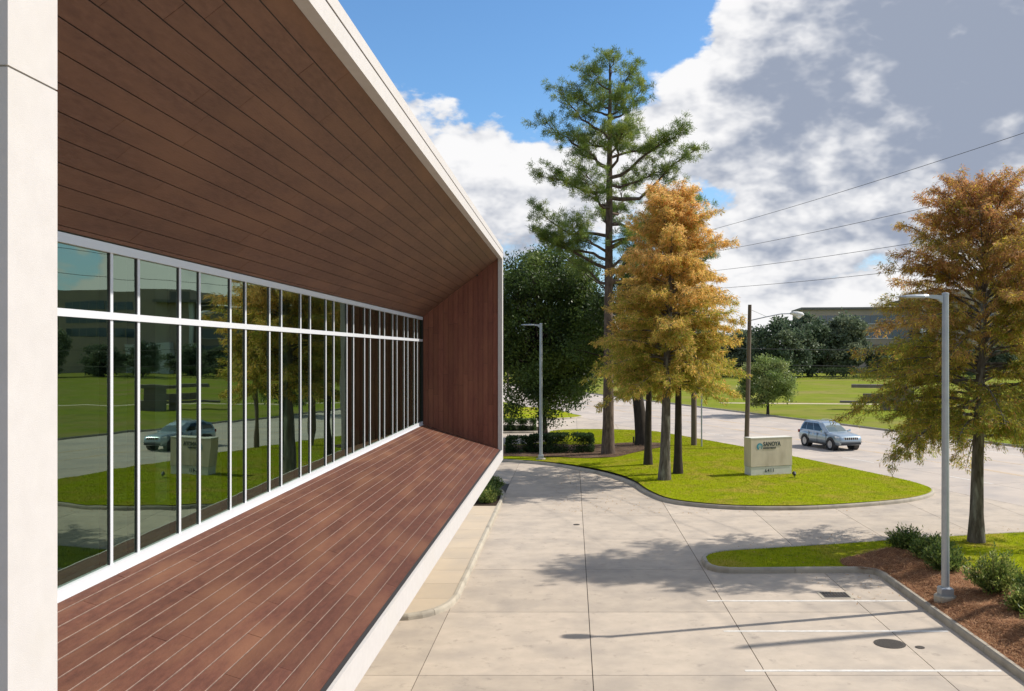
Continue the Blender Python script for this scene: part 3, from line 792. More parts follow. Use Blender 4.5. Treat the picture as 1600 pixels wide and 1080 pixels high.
def make_cypress(name, label, loc, H, Rr, z0, seed, tone, nb=84, group=None, leafL=.17, leafW=.042, dens=1.0, r0=.25, lean=(0,0), shape=.72, bark='bark_grey', mm_=9):
    rg = np.random.default_rng(seed)
    root = thing(name, label, 'tree', loc, 0, group)
    TP, Tr = trunk_path(H, r0, .02, rg, lean=lean)
    paths = []; lp = []; ld = []; lt = []
    for i in range(nb):
        t = (i+rg.uniform(0,1))/nb; t = t**.92
        z = z0 + (H*.985-z0)*t; b0 = interp_path(TP, z)
        az = i*2.399963 + rg.normal(0,.35)
        prof = (1-t)**shape*(1 if t > .12 else .70+2.5*t)
        Lb = max(.35, Rr*prof*rg.uniform(.72,1.18)); el = (-.02 + 1.0*t**1.3) + rg.normal(0,.17)
        d = np.array((math.cos(az)*math.cos(el), math.sin(az)*math.cos(el), math.sin(el))); drp = (.10+.10*rg.uniform())*(1-t)**.7
        s = np.linspace(0,1,7); curve = np.array((-math.sin(az), math.cos(az), 0))*rg.normal(0,.08)
        BP = b0 + np.outer(s*Lb, d) + np.outer(s**2*Lb, curve); BP[:,2] += Lb*(.12*s*(1-s)*4*.5) - drp*Lb*s**2.4
        rb_ = np.interp(z, TP[:,2], Tr)
        paths.append((BP, np.linspace(min(rb_*.45, .012+.0105*Lb), .005, 7)))
        ns = max(4, int(5+Lb*3.4)); clump = rg.uniform(.55,1.2)
        tb = rg.normal(0,.13)
        for j in range(ns):
            sj = .22+.78*(j+rg.uniform(0,.9))/ns
            pb = np.array([np.interp(sj, s, BP[:,k]) for k in range(3)])
            side = 1 if j % 2 else -1
            sd = d*rg.uniform(.45,.95) + side*np.array((-math.sin(az), math.cos(az), 0))*rg.uniform(.5,1.0) + np.array((0,0,rg.uniform(-.45,.55)))
            sd /= np.linalg.norm(sd); Ls = (.30+.30*Lb*(1.12-sj))*rg.uniform(.6,1.15)
            q = np.linspace(0,1,4); SP = pb + np.outer(q*Ls, sd); SP[:,2] -= .22*Ls*q**2
            paths.append((SP, np.linspace(.009,.003,4)))
            npt = max(3, int(Ls*13*clump*dens))
            qq = rg.uniform(.12,1.05,npt); C = pb + np.outer(qq*Ls, sd); C[:,2] -= .22*Ls*qq**2
            m = mm_
            Pn = np.repeat(C, m, 0) + rg.normal(0,.06,(npt*m,3))
            Dn = sd*.5 + rg.normal(0,.42,(npt*m,3)) + np.array((0,0,-.55))
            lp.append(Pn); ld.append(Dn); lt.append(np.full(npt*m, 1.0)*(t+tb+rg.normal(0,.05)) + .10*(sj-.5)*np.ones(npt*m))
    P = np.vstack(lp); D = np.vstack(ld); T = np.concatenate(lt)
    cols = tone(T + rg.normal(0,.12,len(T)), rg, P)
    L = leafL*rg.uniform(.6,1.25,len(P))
    tr = obj_from('trunk', tubes_mesh('trunk', [(TP,Tr)], bark, 12), root)
    obj_from('limbs', tubes_mesh('limbs', paths, bark, 4), root)
    obj_from('crown', leaves_mesh('crown', P, D, L, leafW, cols, 'leaf_cypress', rg), root)
    return root

def ramp(x, stops):
    xs = [s[0] for s in stops]; return np.stack([np.interp(x, xs, [s[1][k] for s in stops]) for k in range(3)], -1)

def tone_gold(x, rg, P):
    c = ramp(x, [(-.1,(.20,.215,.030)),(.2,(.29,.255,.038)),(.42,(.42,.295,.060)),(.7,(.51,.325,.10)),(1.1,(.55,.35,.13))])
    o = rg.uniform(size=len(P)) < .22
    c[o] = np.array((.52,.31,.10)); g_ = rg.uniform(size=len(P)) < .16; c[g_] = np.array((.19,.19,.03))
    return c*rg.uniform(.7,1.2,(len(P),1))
def tone_rust(x, rg, P):
    # rust at the crown's top and street side, olive and yellow below
    x = x - .05*(P[:,0]/3.5)
    c = ramp(x, [(-.1,(.12,.14,.018)),(.35,(.155,.155,.020)),(.55,(.20,.150,.028)),(.75,(.25,.135,.046)),(1.1,(.28,.14,.058))])
    o = rg.uniform(size=len(P)) < .12; c[o] = np.array((.34,.26,.03)); o = rg.uniform(size=len(P)) < .14; c[o] = np.array((.22,.11,.035))
    return c*rg.uniform(.8,1.5,(len(P),1))

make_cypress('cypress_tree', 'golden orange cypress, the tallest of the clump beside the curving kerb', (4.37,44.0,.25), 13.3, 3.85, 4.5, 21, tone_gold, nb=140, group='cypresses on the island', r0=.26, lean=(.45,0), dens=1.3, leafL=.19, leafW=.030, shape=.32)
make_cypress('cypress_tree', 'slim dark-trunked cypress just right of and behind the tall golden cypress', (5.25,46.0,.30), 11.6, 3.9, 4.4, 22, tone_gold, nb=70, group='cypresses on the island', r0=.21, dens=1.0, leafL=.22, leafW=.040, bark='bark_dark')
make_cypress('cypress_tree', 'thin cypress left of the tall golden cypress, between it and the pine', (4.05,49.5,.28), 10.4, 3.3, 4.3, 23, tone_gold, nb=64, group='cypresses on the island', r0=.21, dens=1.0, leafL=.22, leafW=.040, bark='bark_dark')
make_cypress('cypress_tree', 'rust and olive cypress standing alone at the right beside the parking lamp', (13.15,30.2,.2), 11.1, 4.4, 3.3, 31, tone_rust, nb=140, r0=.225, dens=1.2, leafL=.15, leafW=.024, mm_=11, lean=(.1,0), shape=.34)

def make_pine(loc):
    rg = np.random.default_rng(41); H = 24.3
    root = thing('pine_tree', 'very tall bare-trunked pine with open tufted crown above the island trees', 'tree', loc)
    TP, Tr = trunk_path(H, .35, .05, rg, lean=(.2,0), wob=.1, flare=.25, p=.7)
    paths = []; tuft = []
    limbs = [(11.5,-4.3,14.6,.2),(13.2,-4.2,15.6,1.0),(16.2,-4.0,17.6,-.5),(17.6,-3.6,21.6,.4),(19.2,-2.8,23.0,-.8),(20.5,-2.0,23.4,.3),
             (10.8,6.6,13.4,.6),(12.6,5.4,16.0,-.6),(13.8,4.4,15.9,1.2),(15.4,5.3,19.2,.2),(17.0,4.6,20.9,-1.0),(18.2,3.2,20.0,1.3),(20.2,2.0,23.2,.6),(21.6,1.4,24.2,-.6),(22.2,-1.1,24.5,.5),
             (12.2,-2.2,14.6,-2.6),(14.5,1.2,17.5,3.6),(14.8,-1.4,17.2,-3.4),(17.4,.9,19.8,-3.4),(18.6,-1.3,21.2,2.9),(20.4,.6,22.6,-2.1),(21,-.4,23.6,2.0),(10.5,-2.6,13.0,1.2),(11.4,2.2,13.8,-2.8),(23,.3,24.9,0.0)]
    limbs = [(z*.97, ex*.97, ez-1.15-.5*(ez > 20), ey) for z, ex, ez, ey in limbs]; H -= 1.2; TP[:,2] *= .95
    for k in range(9):
        z = 10.5 + 8.5*(k+rg.uniform(0,1))/9; az = k*2.4+.7; L_ = rg.uniform(2.0,3.9)*(1.15-.03*(z-10))
        limbs.append((z, L_*math.cos(az), z+rg.uniform(.5,1.5), L_*math.sin(az)))
    for z, ex, ez, ey in limbs:
        b = interp_path(TP, z); e = np.array((ex, ey, ez)); d = e-b; d[0] -= 0; L = np.linalg.norm(d); s = np.linspace(0,1,8)
        P = b + np.outer(s, d); P[:,2] += L*.10*np.sin(s*math.pi*1.0)*-1 + .05*L*np.sin(s*7+z); P[1:,0] += rg.normal(0,.06*L**.5,7); P[1:,1] += rg.normal(0,.06*L**.5,7)
        paths.append((P, np.linspace(.035+.018*L, .018, 8)))
        ns = int(5+L*2.3)
        for j in range(ns):
            sj = .34+.66*(j+rg.uniform(.2,1))/ns; pb = np.array([np.interp(sj, s, P[:,k]) for k in range(3)])
            sd = unit(d)*rg.uniform(.2,.9) + rg.normal(0,.62,3); sd[2] = abs(sd[2])*.38+.10; sd = unit(sd); Ls = rg.uniform(.5,1.35)*(1.25-.5*sj)
            q = np.linspace(0,1,4); SP = pb + np.outer(q*Ls, sd); SP[:,2] += .12*Ls*q**2; paths.append((SP, np.linspace(.022,.008,4)))
            for k in range(rg.integers(3,6)): tuft.append((SP[-1] + rg.normal(0,.36,3)*np.array((1,1,.32)) - sd*.15*k, sd))
        tuft.append((P[-1], unit(d)))
    C = np.array([t[0] for t in tuft]); Dm = np.array([t[1] for t in tuft]); n = 72
    Pn = np.repeat(C, n, 0) + rg.normal(0,.09,(len(C)*n,3)); Dn = unit(rg.normal(size=(len(C)*n,3))) + np.repeat(Dm, n, 0)*.5 + np.array((0,0,.18))
    base = np.array([(.090,.130,.024),(.120,.160,.028),(.070,.105,.024),(.165,.190,.032)])[rg.integers(0,4,len(C))]
    cols = np.repeat(base, n, 0)*rg.uniform(.7,1.3,(len(Pn),1))
    obj_from('trunk', tubes_mesh('trunk', [(TP,Tr)], 'bark_pine', 14), root)
    obj_from('limbs', tubes_mesh('limbs', paths, 'bark_pine', 5), root)
    obj_from('crown', leaves_mesh('crown', Pn, Dn, 0.27*rg.uniform(.6,1.15,len(Pn)), .024, cols, 'leaf_pine', rg), root)
make_pine((2.12,54.9,.3))

def make_broadleaf(name, label, loc, H, crown_c, crown_r, seed, cols, nl=60, sub=12, per=42, leaf=(.16,.09), trunk=(.4,.25), mat='leaf_oak', group=None, lobe=1.0, bark='bark_dark', fork=.25, cat='tree', low=-.8, stems=1):
    """trunk, curved limbs to each leafy lobe, leaves clustered round twigs"""
    rg = np.random.default_rng(seed); root = thing(name, label, cat, loc, 0, group)
    cc = np.array(crown_c, float); cr = np.array(crown_r, float); fz = fork*H; paths = []; lobes = []
    tp, trr = trunk_path(H*.72, trunk[0], trunk[0]*.3, rg, lean=(cc[0]*.7, cc[1]*.7), wob=.15)
    while len(lobes) < nl:
        v = unit(rg.normal(size=3)); 
        if v[2] < low: continue
        lobes.append(cc + v*cr*rg.uniform(.35,1.02)**.6*rg.uniform(.80,1.17))
    for c in lobes:
        z = rg.uniform(fz, min(H*.66, max(fz+.2, c[2]-.1*H))) if c[2] > fz else fz; b = interp_path(tp, z); s = np.linspace(0,1,6)
        P = b + np.outer(s, c-b); P[:,2] += np.linalg.norm(c-b)*.10*np.sin(s*math.pi); P[1:-1] += rg.normal(0,.12,(4,3))*trunk[1]*2
        paths.append((P, np.linspace(trunk[0]*.22, .012*max(1,H/8), 6)))
    Lc = np.array(lobes); S = np.repeat(Lc, sub, 0); lr = lobe*cr.mean()*.24
    off = unit(rg.normal(size=S.shape))*lr*rg.uniform(.3,1.15,(len(S),1)); off[:,2] *= .75; S2 = S+off
    for a, b_ in zip(S[::3], S2[::3]): paths.append((np.array((a,(a+b_)/2+(0,0,.03),b_)), np.array((.014,.01,.005))*max(1,H/8)))
    P = np.repeat(S2, per, 0); g_ = rg.normal(size=P.shape)*lr*.33; g_[:,2] *= .7; P = P+g_
    D = unit(g_)*.7 + rg.normal(0,.6,P.shape) + np.array((0,0,-.1))
    cols = np.array(cols); col = np.repeat(np.repeat(cols[rg.integers(0,len(cols),nl)], sub, 0)*rg.uniform(.8,1.2,(nl*sub,1)), per, 0)*rg.uniform(.7,1.3,(len(P),1))
    if trunk[0] > 0: obj_from('trunk', tubes_mesh('trunk', [(tp,trr)], bark, 10), root)
    obj_from('limbs', tubes_mesh('limbs', paths, bark, 4), root)
    obj_from('crown', leaves_mesh('crown', P, D, leaf[0]*rg.uniform(.6,1.3,len(P)), leaf[1], col, mat, rg), root)
    return root

OAK = [(.036,.056,.012),(.050,.074,.016),(.026,.042,.011),(.072,.096,.020)]
make_broadleaf('oak_tree', 'dense dark green oak behind the far lamp post and clipped hedge', (-2.1,66.7,.13), 14.6, (-.3,0,7.9), (5.0,4.9,6.2), 51, OAK, nl=170, sub=15, per=44, lobe=.85, leaf=(.20,.115), trunk=(.34,.25), low=-1.0)
make_broadleaf('oak_tree', 'dark oak with thick leaning trunk behind the golden cypresses', (4.6,60.3,.2), 12.6, (-1.2,1.5,8.2), (4.6,4.4,4.4), 52, OAK, nl=60, sub=13, per=40, leaf=(.20,.115), trunk=(.46,.25), fork=.3)
make_broadleaf('verge_tree', 'round pale green tree on the far verge right of the wooden pole', (19.4,92.0,.1), 6.3, (0,0,3.5), (2.8,2.8,2.7), 53, [(.11,.14,.04),(.15,.17,.06),(.08,.11,.03)], nl=46, sub=12, per=34, leaf=(.22,.12), trunk=(.14,.25), fork=.2, low=-.95)

# distant wood line and grounds across the street
FAR = [(.050,.072,.040),(.065,.088,.048),(.042,.060,.036),(.080,.098,.055)]  # lifted and greyed: distance haze put into these leaf colours
FARL = [(.085,.105,.060),(.105,.120,.070),(.072,.092,.055)]
far_names = {
 0: 'dark round tree', 1: 'tall grey-green tree', 2: 'broad low tree'}
protos = {}
far_spots = [(52,226,0,1.0,'in the wood line directly above the round verge tree'),(60.5,238,0,1.08,'in front of the left corner of the tan offices'),(69,236,1,1.0,'covering the left end of the tan offices'),
             (78,232,2,.66,'below the ribbon windows of the tan offices'),(88.5,236,2,.68,'in front of the canopy of the tan offices'),(97,230,0,.62,'under the white entrance block of the tan offices'),
             (108,232,2,.7,'right of the entrance block of the tan offices'),(119,226,1,.72,'before the taller block of the tan offices'),(131,230,0,.9,'at the right end of the taller office block'),
             (142,222,2,1.0,'right of the whole tan office building'),(44,240,2,1.0,'at the left end of the wood line, beside the wooden pole'),(36,244,1,.9,'behind the golden cypress crown at the right edge of it'),
             (26,236,0,1.0,'far behind the golden cypresses'),(14,240,2,1.1,'far behind the tall pine trunk'),(3,236,0,1.0,'far behind the dark oaks, right one'),(-8,238,1,.85,'far behind the dark oaks, left one'),(-20,236,2,1.0,'far behind, beside the end of the stucco frame'),
             (153,228,0,1.0,'farthest right of the wood line')]
for i, (x, y, k, sc, where) in enumerate(far_spots):
    lab = '%s %s' % (far_names[k], where)
    if k not in protos:
        H_, cr_, cl_ = {0:(14.5,(6.6,6,6.9),FAR), 1:(17.0,(5.6,5.4,8.2),FARL), 2:(12.0,(7.4,6.4,5.8),FAR)}[k]
        o = make_broadleaf('wood_tree', lab, (x,y,0), H_, (0,0,H_*.50), cr_, 60+k, cl_, nl=60, sub=12, per=18, leaf=(.75,.5), trunk=(.3,.5), mat='leaf_far', group='trees of the far wood line', low=-1.0, fork=.12)
        protos[k] = o
    else:
        o = copy_tree(protos[k]); o['label'] = lab; o.location = (x,y,0)
    o.scale = (sc,sc,sc); o.rotation_euler = (0,0,i*1.7)

# shrubs
def make_shrub(name, label, loc, h, r, seed, cols, nst=60, per=46, leaf=(.075,.03), group=None, spread=.8, cat='shrub'):
    rg = np.random.default_rng(seed); root = thing(name, label, cat, loc, 0, group); paths = []; lp = []; ld = []; lc = []
    cols = np.array(cols)
    for i in range(nst):
        az = rg.uniform(0,2*math.pi); k = rg.uniform(0,1)**.55; e = np.array((math.cos(az)*r*k, math.sin(az)*r*k, h*(1-.55*k**2.2)*rg.uniform(.6,1.22)))
        b = np.array((math.cos(az)*.12*r, math.sin(az)*.12*r, -.03)); s = np.linspace(0,1,5); P = b + np.outer(s, e-b); P[:,:2] *= (s[:,None]**.7*.35+.65); paths.append((P, np.linspace(.009,.003,5)))
        q = rg.uniform(.25,1.03,per); C = np.stack([np.interp(q, s, P[:,j]) for j in range(3)],-1) + rg.normal(0,.045,(per,3))
        d = unit(e-b)*.8 + rg.normal(0,.6,(per,3)) + np.array((0,0,.15)); lp.append(C); ld.append(d)
        lc.append(np.clip(cols[rg.integers(0,len(cols),per)]*rg.uniform(.7,1.25,(per,1)),0,1))
    P = np.vstack(lp)
    obj_from('stems', tubes_mesh('stems', paths, 'bark_dark', 4), root)
    obj_from('foliage', leaves_mesh('foliage', P, np.vstack(ld), leaf[0]*rg.uniform(.6,1.3,len(P)), leaf[1], np.vstack(lc), 'leaf_shrub', rg), root)
    return root
SH = [(.065,.105,.022),(.10,.14,.030),(.045,.078,.020),(.17,.20,.05)]
SHL = [(.12,.16,.030),(.19,.215,.05),(.075,.115,.026),(.24,.25,.07)]
shrubs = [((10.1,28.1),.62,.85,SH,'low dark shrub at the tip of the straw bed, nearest the driveway'),
          ((10.35,26.5),.66,.95,SH,'dark shrub second from the far end of the straw bed'),
          ((10.1,25.2),.74,.80,SH,'shrub close behind the lamp post in the straw bed'),
          ((10.35,22.75),1.05,1.0,SHL,'largest bright shrub just right of the lamp post base'),
          ((10.35,21.1),.66,.62,SHL,'small shrub in front of the largest bright shrub'),
          ((11.05,21.9),.74,.8,SH,'shrub at the lawn edge behind the small bright one'),
          ((10.15,19.75),.74,.7,SHL,'shrub at the right edge of the picture beside the kerb'),
          ((10.2,18.1),.7,.8,SH,'nearest shrub of the straw bed')]
for i, ((x,y),h,r,c,l) in enumerate(shrubs):
    make_shrub('shrub', l, (x,y,z_mulch(x,y)), h*.9, r*.74, 70+i, c, nst=int(70*r+20), per=52, leaf=(.10,.036), group='shrubs in the straw bed')
for i, (x,y,h,r) in enumerate(((-3.55,41.5,.55,.5),(-3.75,40.3,.7,.62),(-3.55,39.2,.5,.5),(-3.5,38.2,.42,.45),(-4.3,38.9,.7,.6))):
    make_shrub('pocket_plant', 'leafy plant in the dark bed below the overhang, %s' % ('farthest','second from the far end','middle one at the kerb','nearest the paved walk','set back against the wall')[i], (x,y,.12), h, r, 90+i, SHL if i in (3,) else SH, nst=46, per=40, leaf=(.13,.035), group='plants in the pocket bed')

def make_hedge(name, label, loc, size, seed, group=None, n=9000, cols=((.028,.05,.014),(.04,.066,.018),(.022,.038,.012))):
    """clipped shrub: rounded block, leaves over its whole skin and a core of twigs"""
    rg = np.random.default_rng(seed); root = thing(name, label, 'hedge', loc, 0, group); s = np.array(size)/2
    v = unit(rg.normal(size=(n,3))); e = .55; sup = np.sign(v)*np.abs(v)**e; sup /= np.max(np.abs(sup),axis=1)[:,None]**.75*1.0
    sup = np.clip(sup,-1.06,1.06); P = sup*s*rg.uniform(.80,1.04,(n,1)); P[:,2] += s[2]; P = P[P[:,2] > .02]
    c = np.array(cols)[rg.integers(0,len(cols),len(P))]*rg.uniform(.7,1.3,(len(P),1))
    tw = []
    for i in range(60):
        q = P[rg.integers(len(P))]; b = np.array((q[0]*.5,q[1]*.5,0)); tw.append((np.array((b,(b+q)/2+(0,0,.05),q*.96)), np.array((.012,.008,.004))))
    obj_from('stems', tubes_mesh('stems', tw, 'bark_dark', 4), root)
    obj_from('foliage', leaves_mesh('foliage', P, unit(P-np.array((0,0,s[2])))+rg.normal(0,.6,P.shape), .12*rg.uniform(.6,1.3,len(P)), .07, c, 'leaf_shrub', rg), root)
make_hedge('clipped_hedge', 'long clipped hedge in the mulch left of the pine trunk', (-.1,56.6,.16), (2.7,1.5,1.15), 101)
make_hedge('clipped_hedge', 'clipped round shrub right behind the far lamp post', (-1.95,57.0,.16), (1.25,1.2,1.05), 102, n=5000)
make_hedge('clipped_hedge', 'clipped round shrub left of the far lamp post, near the stucco frame', (-3.25,57.0,.16), (1.5,1.2,.95), 103, n=5000)
for i, x in enumerate((-7.6,-6.5,-5.4,-4.4,-3.4)):
    make_hedge('ball_shrub', 'small round clipped shrub in the bed across the back drive, %s' % ('far left one','second from left','third from left','fourth from left','rightmost by the oak trunk')[i], (x,73.5,.13), (.98,.95,.86), 110+i, group='ball shrubs in the back bed', n=2600, cols=((.045,.075,.018),(.06,.092,.022),(.035,.058,.016)))

# ================================================================== street furniture and signs
def lamp_post(label, loc, h, group):
    t = thing('lamp_post', label, 'street lamp', loc, 0, group)
    MB().lathe([(.27,-.2),(.27,.08),(.25,.10)],20).build('concrete_footing','kerb_concrete',t)
    MB().cbox(-.15,.15,-.15,.15,.10,.30,.03).build('base_cover','galvanised',t)
    MB().tube([(0,0,.1),(0,0,h*.5),(0,0,h)],[.098,.088,.078],14).build('pole','galvanised',t,smooth=False)
    MB().lathe([(.086,h-.01),(.086,h+.03),(.05,h+.045)],14).build('pole_cap','galvanised',t)
    arm = MB().add([(-.07,-.05,h-.22),(-.07,.05,h-.22),(-.07,.05,h-.03),(-.07,-.05,h-.03),
                    (-.20,-.05,h-.12),(-.20,.05,h-.12),(-.20,.05,h-.015),(-.20,-.05,h-.015),
                    (-.42,-.06,h-.085),(-.42,.06,h-.085),(-.42,.06,h-.01),(-.42,-.06,h-.01)],
                   [(0,1,5,4),(1,2,6,5),(2,3,7,6),(3,0,4,7),(4,5,9,8),(5,6,10,9),(6,7,11,10),(7,4,8,11),(0,3,2,1),(8,9,10,11)])
    arm.build('arm','galvanised',t)
    hd = MB(); prof = [(-.42,.07,-.085,-.008),(-.55,.16,-.095,.0),(-.80,.19,-.092,-.004),(-1.02,.17,-.085,-.022),(-1.13,.10,-.075,-.04)]
    vs = []; fs = []
    for x, w, a, b in prof: vs += [(x,-w,h+a+.012),(x,w,h+a+.012),(x,w,h+(a+b)/2),(x,w*.72,h+b),(x,-w*.72,h+b),(x,-w,h+(a+b)/2)]
    for i in range(len(prof)-1):
        for k in range(6): fs.append((i*6+k, i*6+(k+1)%6, i*6+6+(k+1)%6, i*6+6+k))
    fs += [tuple(range(6)), tuple(24+k for k in range(6))]
    hd.add(vs, fs); head = hd.build('lamp_head','galvanised',t)
    MB().box(-.98,-.52,-.12,.12,h-.086,h-.078).build('lens','lamp_lens',head)
    return t
lamp_post('tall grey lamp post in the straw bed at the right', (9.17,22.8,.24), 7.48, 'parking lot lamp posts')
lamp_post('grey lamp post by the clipped hedge near the stucco frame', (-1.78,52.9,.16), 7.75, 'parking lot lamp posts')

def monument_sign():
    ang = math.atan2(.37,.93)
    t = thing('monument_sign', 'beige stone monument sign with teal emblem and number on the lawn', 'sign', (8.71,45.2,.22), ang)
    W, Dp = 2.38, .62
    base = MB().box(.02,W-.02,.02,Dp-.02,-.25,.47).build('base','sign_base',t)
    MB().box(.03,W-.03,.03,Dp-.03,.47,.485).build('shadow_joint','dark_gap',t)
    body = MB().cbox(0,W,0,Dp,.485,1.86,.01).build('body','sign_stone',t)
    MB().cbox(-.012,W+.012,-.012,Dp+.012,1.86,1.90,.01).build('cap','sign_base',t)
    def text(s, size, x, z, parent, mat, name='lettering', ex=.006, sp=1.0, bold=.0):
        c = bpy.data.curves.new(name,'FONT'); c.body = s; c.size = size; c.extrude = ex; c.space_character = sp; c.offset = bold
        c.resolution_u = 4
        tmp = bpy.data.objects.new(name, c); COL.objects.link(tmp); bpy.context.view_layer.update()
        me = bpy.data.meshes.new_from_object(tmp.evaluated_get(bpy.context.evaluated_depsgraph_get())); bpy.data.objects.remove(tmp); bpy.data.curves.remove(c)
        me.materials.clear(); me.materials.append(MATS[mat]); o = obj_from(name, me, parent)
        o.location = (x, -ex-.001, z); o.rotation_euler = (R(90),0,0); return o
    a = text('SANOYA', .30, .70, 1.475, body, 'sign_dark', sp=1.06, bold=.006); a.scale = (.80,1,1)
    b = text('INVESTMENT', .125, .70, 1.335, body, 'sign_dark', sp=1.12, bold=.003); b.scale = (.93,1,1)
    text('6411', .24, .80, .19, base, 'sign_dark', sp=1.22, bold=.001).location.y = .013
    # emblem: two swirling arms round a pale eye
    cx, cz, Rr = .50, 1.47, .17
    def arc(r0, r1, a0, a1, w0, w1, mat, nm, y):
        vs = []; fs = []; n = 22
        for i in range(n+1):
            q = i/n; a = R(a0+(a1-a0)*q); r = r0+(r1-r0)*q; w = w0+(w1-w0)*q
            for rr in (r-w/2, r+w/2):
                for yy in (y, -.0005): vs.append((cx+rr*math.cos(a), yy, cz+rr*math.sin(a)))
        for i in range(n):
            o = i*4; fs += [(o,o+2,o+6,o+4),(o+1,o+5,o+7,o+3),(o,o+4,o+5,o+1),(o+2,o+3,o+7,o+6)]
        fs += [(0,1,3,2),(n*4,n*4+2,n*4+3,n*4+1)]
        MB().add(vs, fs).build(nm, mat, body)
    arc(.135,.135,-60,250,.03,.085,'sign_teal','emblem',-.010)
    arc(.075,.085,20,200,.05,.06,'sign_teal_pale','emblem',-.012)
    arc(.045,.05,200,340,.025,.03,'sign_teal_pale','emblem',-.012)
monument_sign()
sp = thing('spotlight', 'small black spotlight on the grass before the monument sign', 'light fixture', (10.72,44.75,.2))
MB().tube([(0,0,-.06),(0,0,.16)],.018,8).build('stake','fixture_black',sp)
MB().tube([(-.01,-.10,.20),(0,0,.22),(0,.10,.26),(0,.12,.265)],[.055,.085,.095,.09],12).build('lamp_can','fixture_black',sp)
MB().tube([(0,.121,.266),(0,.128,.268)],.078,12).build('lens','lamp_lens',sp)

def wooden_pole_lamp():
    t = thing('street_light_pole', 'short wooden pole with cobra street light beside the monument sign', 'street light', (11.0,58.6,.1))
    MB().tube([(0,0,-.2),(.12,0,4.6),(.22,0,9.2)],[.16,.14,.115],12).build('pole','wood_pole',t)
    MB().tube([(-.10,.02,.2),(.02,.02,4.6),(.06,.02,7.2)],.035,8).build('conduit','galvanised',t)
    MB().tube([(.24,0,8.2),(1.2,0,8.42),(2.2,-.05,8.62),(2.85,-.05,8.64)],.032,8).build('arm','galvanised',t)
    MB().tube([(.24,0,8.9),(1.25,0,8.46)],.014,6).build('brace','galvanised',t)
    h = MB().tube([(2.75,-.05,8.64),(2.95,-.05,8.66),(3.2,-.05,8.62),(3.5,-.05,8.58),(3.62,-.05,8.56)],[.06,.12,.16,.14,.05],10).build('lamp_head','office_white',t,smooth=True)
    MB().tube([(3.12,-.05,8.52),(3.3,-.05,8.42),(3.46,-.05,8.5)],[.10,.12,.07],10).build('lens','lamp_lens',h,smooth=True)
wooden_pole_lamp()

def power_pole(label, loc, h, arms, riser, rot):
    t = thing('power_pole', label, 'power pole', loc, rot, 'power poles along the street')
    MB().tube([(0,0,-.3),(0,0,h*.5),(0,0,h)],[.19,.165,.13],12).build('pole','wood_pole',t)
    for z in arms:
        a = MB().box(-.06,.06,-.85,.85,z-.06,z+.06).build('crossarm','wood_pole',t)
        for y in (-.75,.0,.75): MB().lathe([(.05,0),(.07,.05),(.04,.1),(.06,.14),(.02,.18)],8,(0,y,z+.06)).build('insulator','galvanised',a)
    if riser:
        MB().tube([(.24,-.1,-.1),(.24,-.1,h*.62)],.07,10).build('riser_pipe','galvanised',t)
        MB().tube([(-1.0,-.05,-.1),(-.98,-.05,h*.5)],.05,8).build('guy_guard','galvanised',t)
    return t
arot = math.atan2(SD[1], SD[0])
power_pole('tall power pole with grey riser pipe behind the golden cypresses', (7.9,60.2,.1), 13.9, (13.2,), True, arot)
power_pole('tall power pole by the street at the near right', (20.6,24.4,.1), 15.6, (14.9,), False, arot)
power_pole('distant power pole with crossarms beside the stucco frame', (-9.0,130,0), 12.2, (11.3,9.6), False, .2)
def wire(label, a, b, sag, r, seg=30):
    a = Vector(a); b = Vector(b); pts = []
    for i in range(seg+1):
        q = i/seg; p = a.lerp(b, q); p.z -= sag*4*q*(1-q); pts.append(p)
    tag(MB().tube(pts, r, 5).build('overhead_wire','wire'), label, 'wire', 'overhead wires')
NP, FP = (20.6,24.4), (7.9,60.2)
hts = [(14.95,13.85,'highest overhead wire, running up to the top right'),(12.9,12.6,'second highest overhead wire, passing behind the rusty cypress top'),(11.25,11.45,'third overhead wire from the top'),(10.05,10.35,'fourth overhead wire from the top')]
for i, (za, zb, l) in enumerate(hts):
    d = .35 if i == 0 else 0
    wire(l, (NP[0]-d,NP[1],za), (FP[0]-d,FP[1],zb), .28, .0115)
    e = st(90, -1.2); wire(l.split(',')[0]+', its next span beyond the cypresses', (FP[0]-d,FP[1],zb), (e[0],e[1],zb-.2), .3, .0115)
wire('upper low wire crossing in front of the far wood line', (15,118,6.9), (75,118,6.6), .25, .035)
wire('lower low wire crossing in front of the far wood line', (15,116,4.9), (75,116,4.4), .2, .03)

def drain_grate():
    t = thing('drain_grate', 'rusty rectangular storm drain grate in the parking stall', 'drain', (6.82,24.07,0))
    fr = MB()
    for a in ((-.42,.42,-.34,-.27),(-.42,.42,.27,.34),(-.42,-.34,-.27,.27),(.34,.42,-.27,.27)): fr.box(a[0],a[1],a[2],a[3],-.02,.008)
    fr.build('frame','kerb_concrete',t)
    MB().box(-.34,.34,-.27,.27,-.02,.002).build('pit','dark_gap',t)
    for k in range(9): MB().box(-.335+k*.0795,-.335+k*.0795+.034,-.27,.27,.002,.010).build('bar','cast_iron',t)
    MB().box(-.34,.34,-.02,.02,.004,.0115).build('bar','cast_iron',t)
drain_grate()
def manhole(label, loc, r):
    t = thing('manhole_cover', label, 'manhole cover', loc)
    MB().lathe([(r,-.02),(r,.006),(r*.93,.008)],28).build('ring','cast_iron',t)
    MB().lathe([(r*.90,.004),(r*.90,.011),(r*.86,.0125)],28).build('lid','cast_iron',t)
    if r > .2:
        for k in range(-3,4):
            w = math.sqrt(max(.01,(r*.8)**2-(k*r*.22)**2)); MB().box(-w,w,k*r*.22-.012,k*r*.22+.012,.010,.016).build('rib','cast_iron',t)
manhole('large round iron manhole cover in the nearest stall', (6.86,20.05,.001), .335)
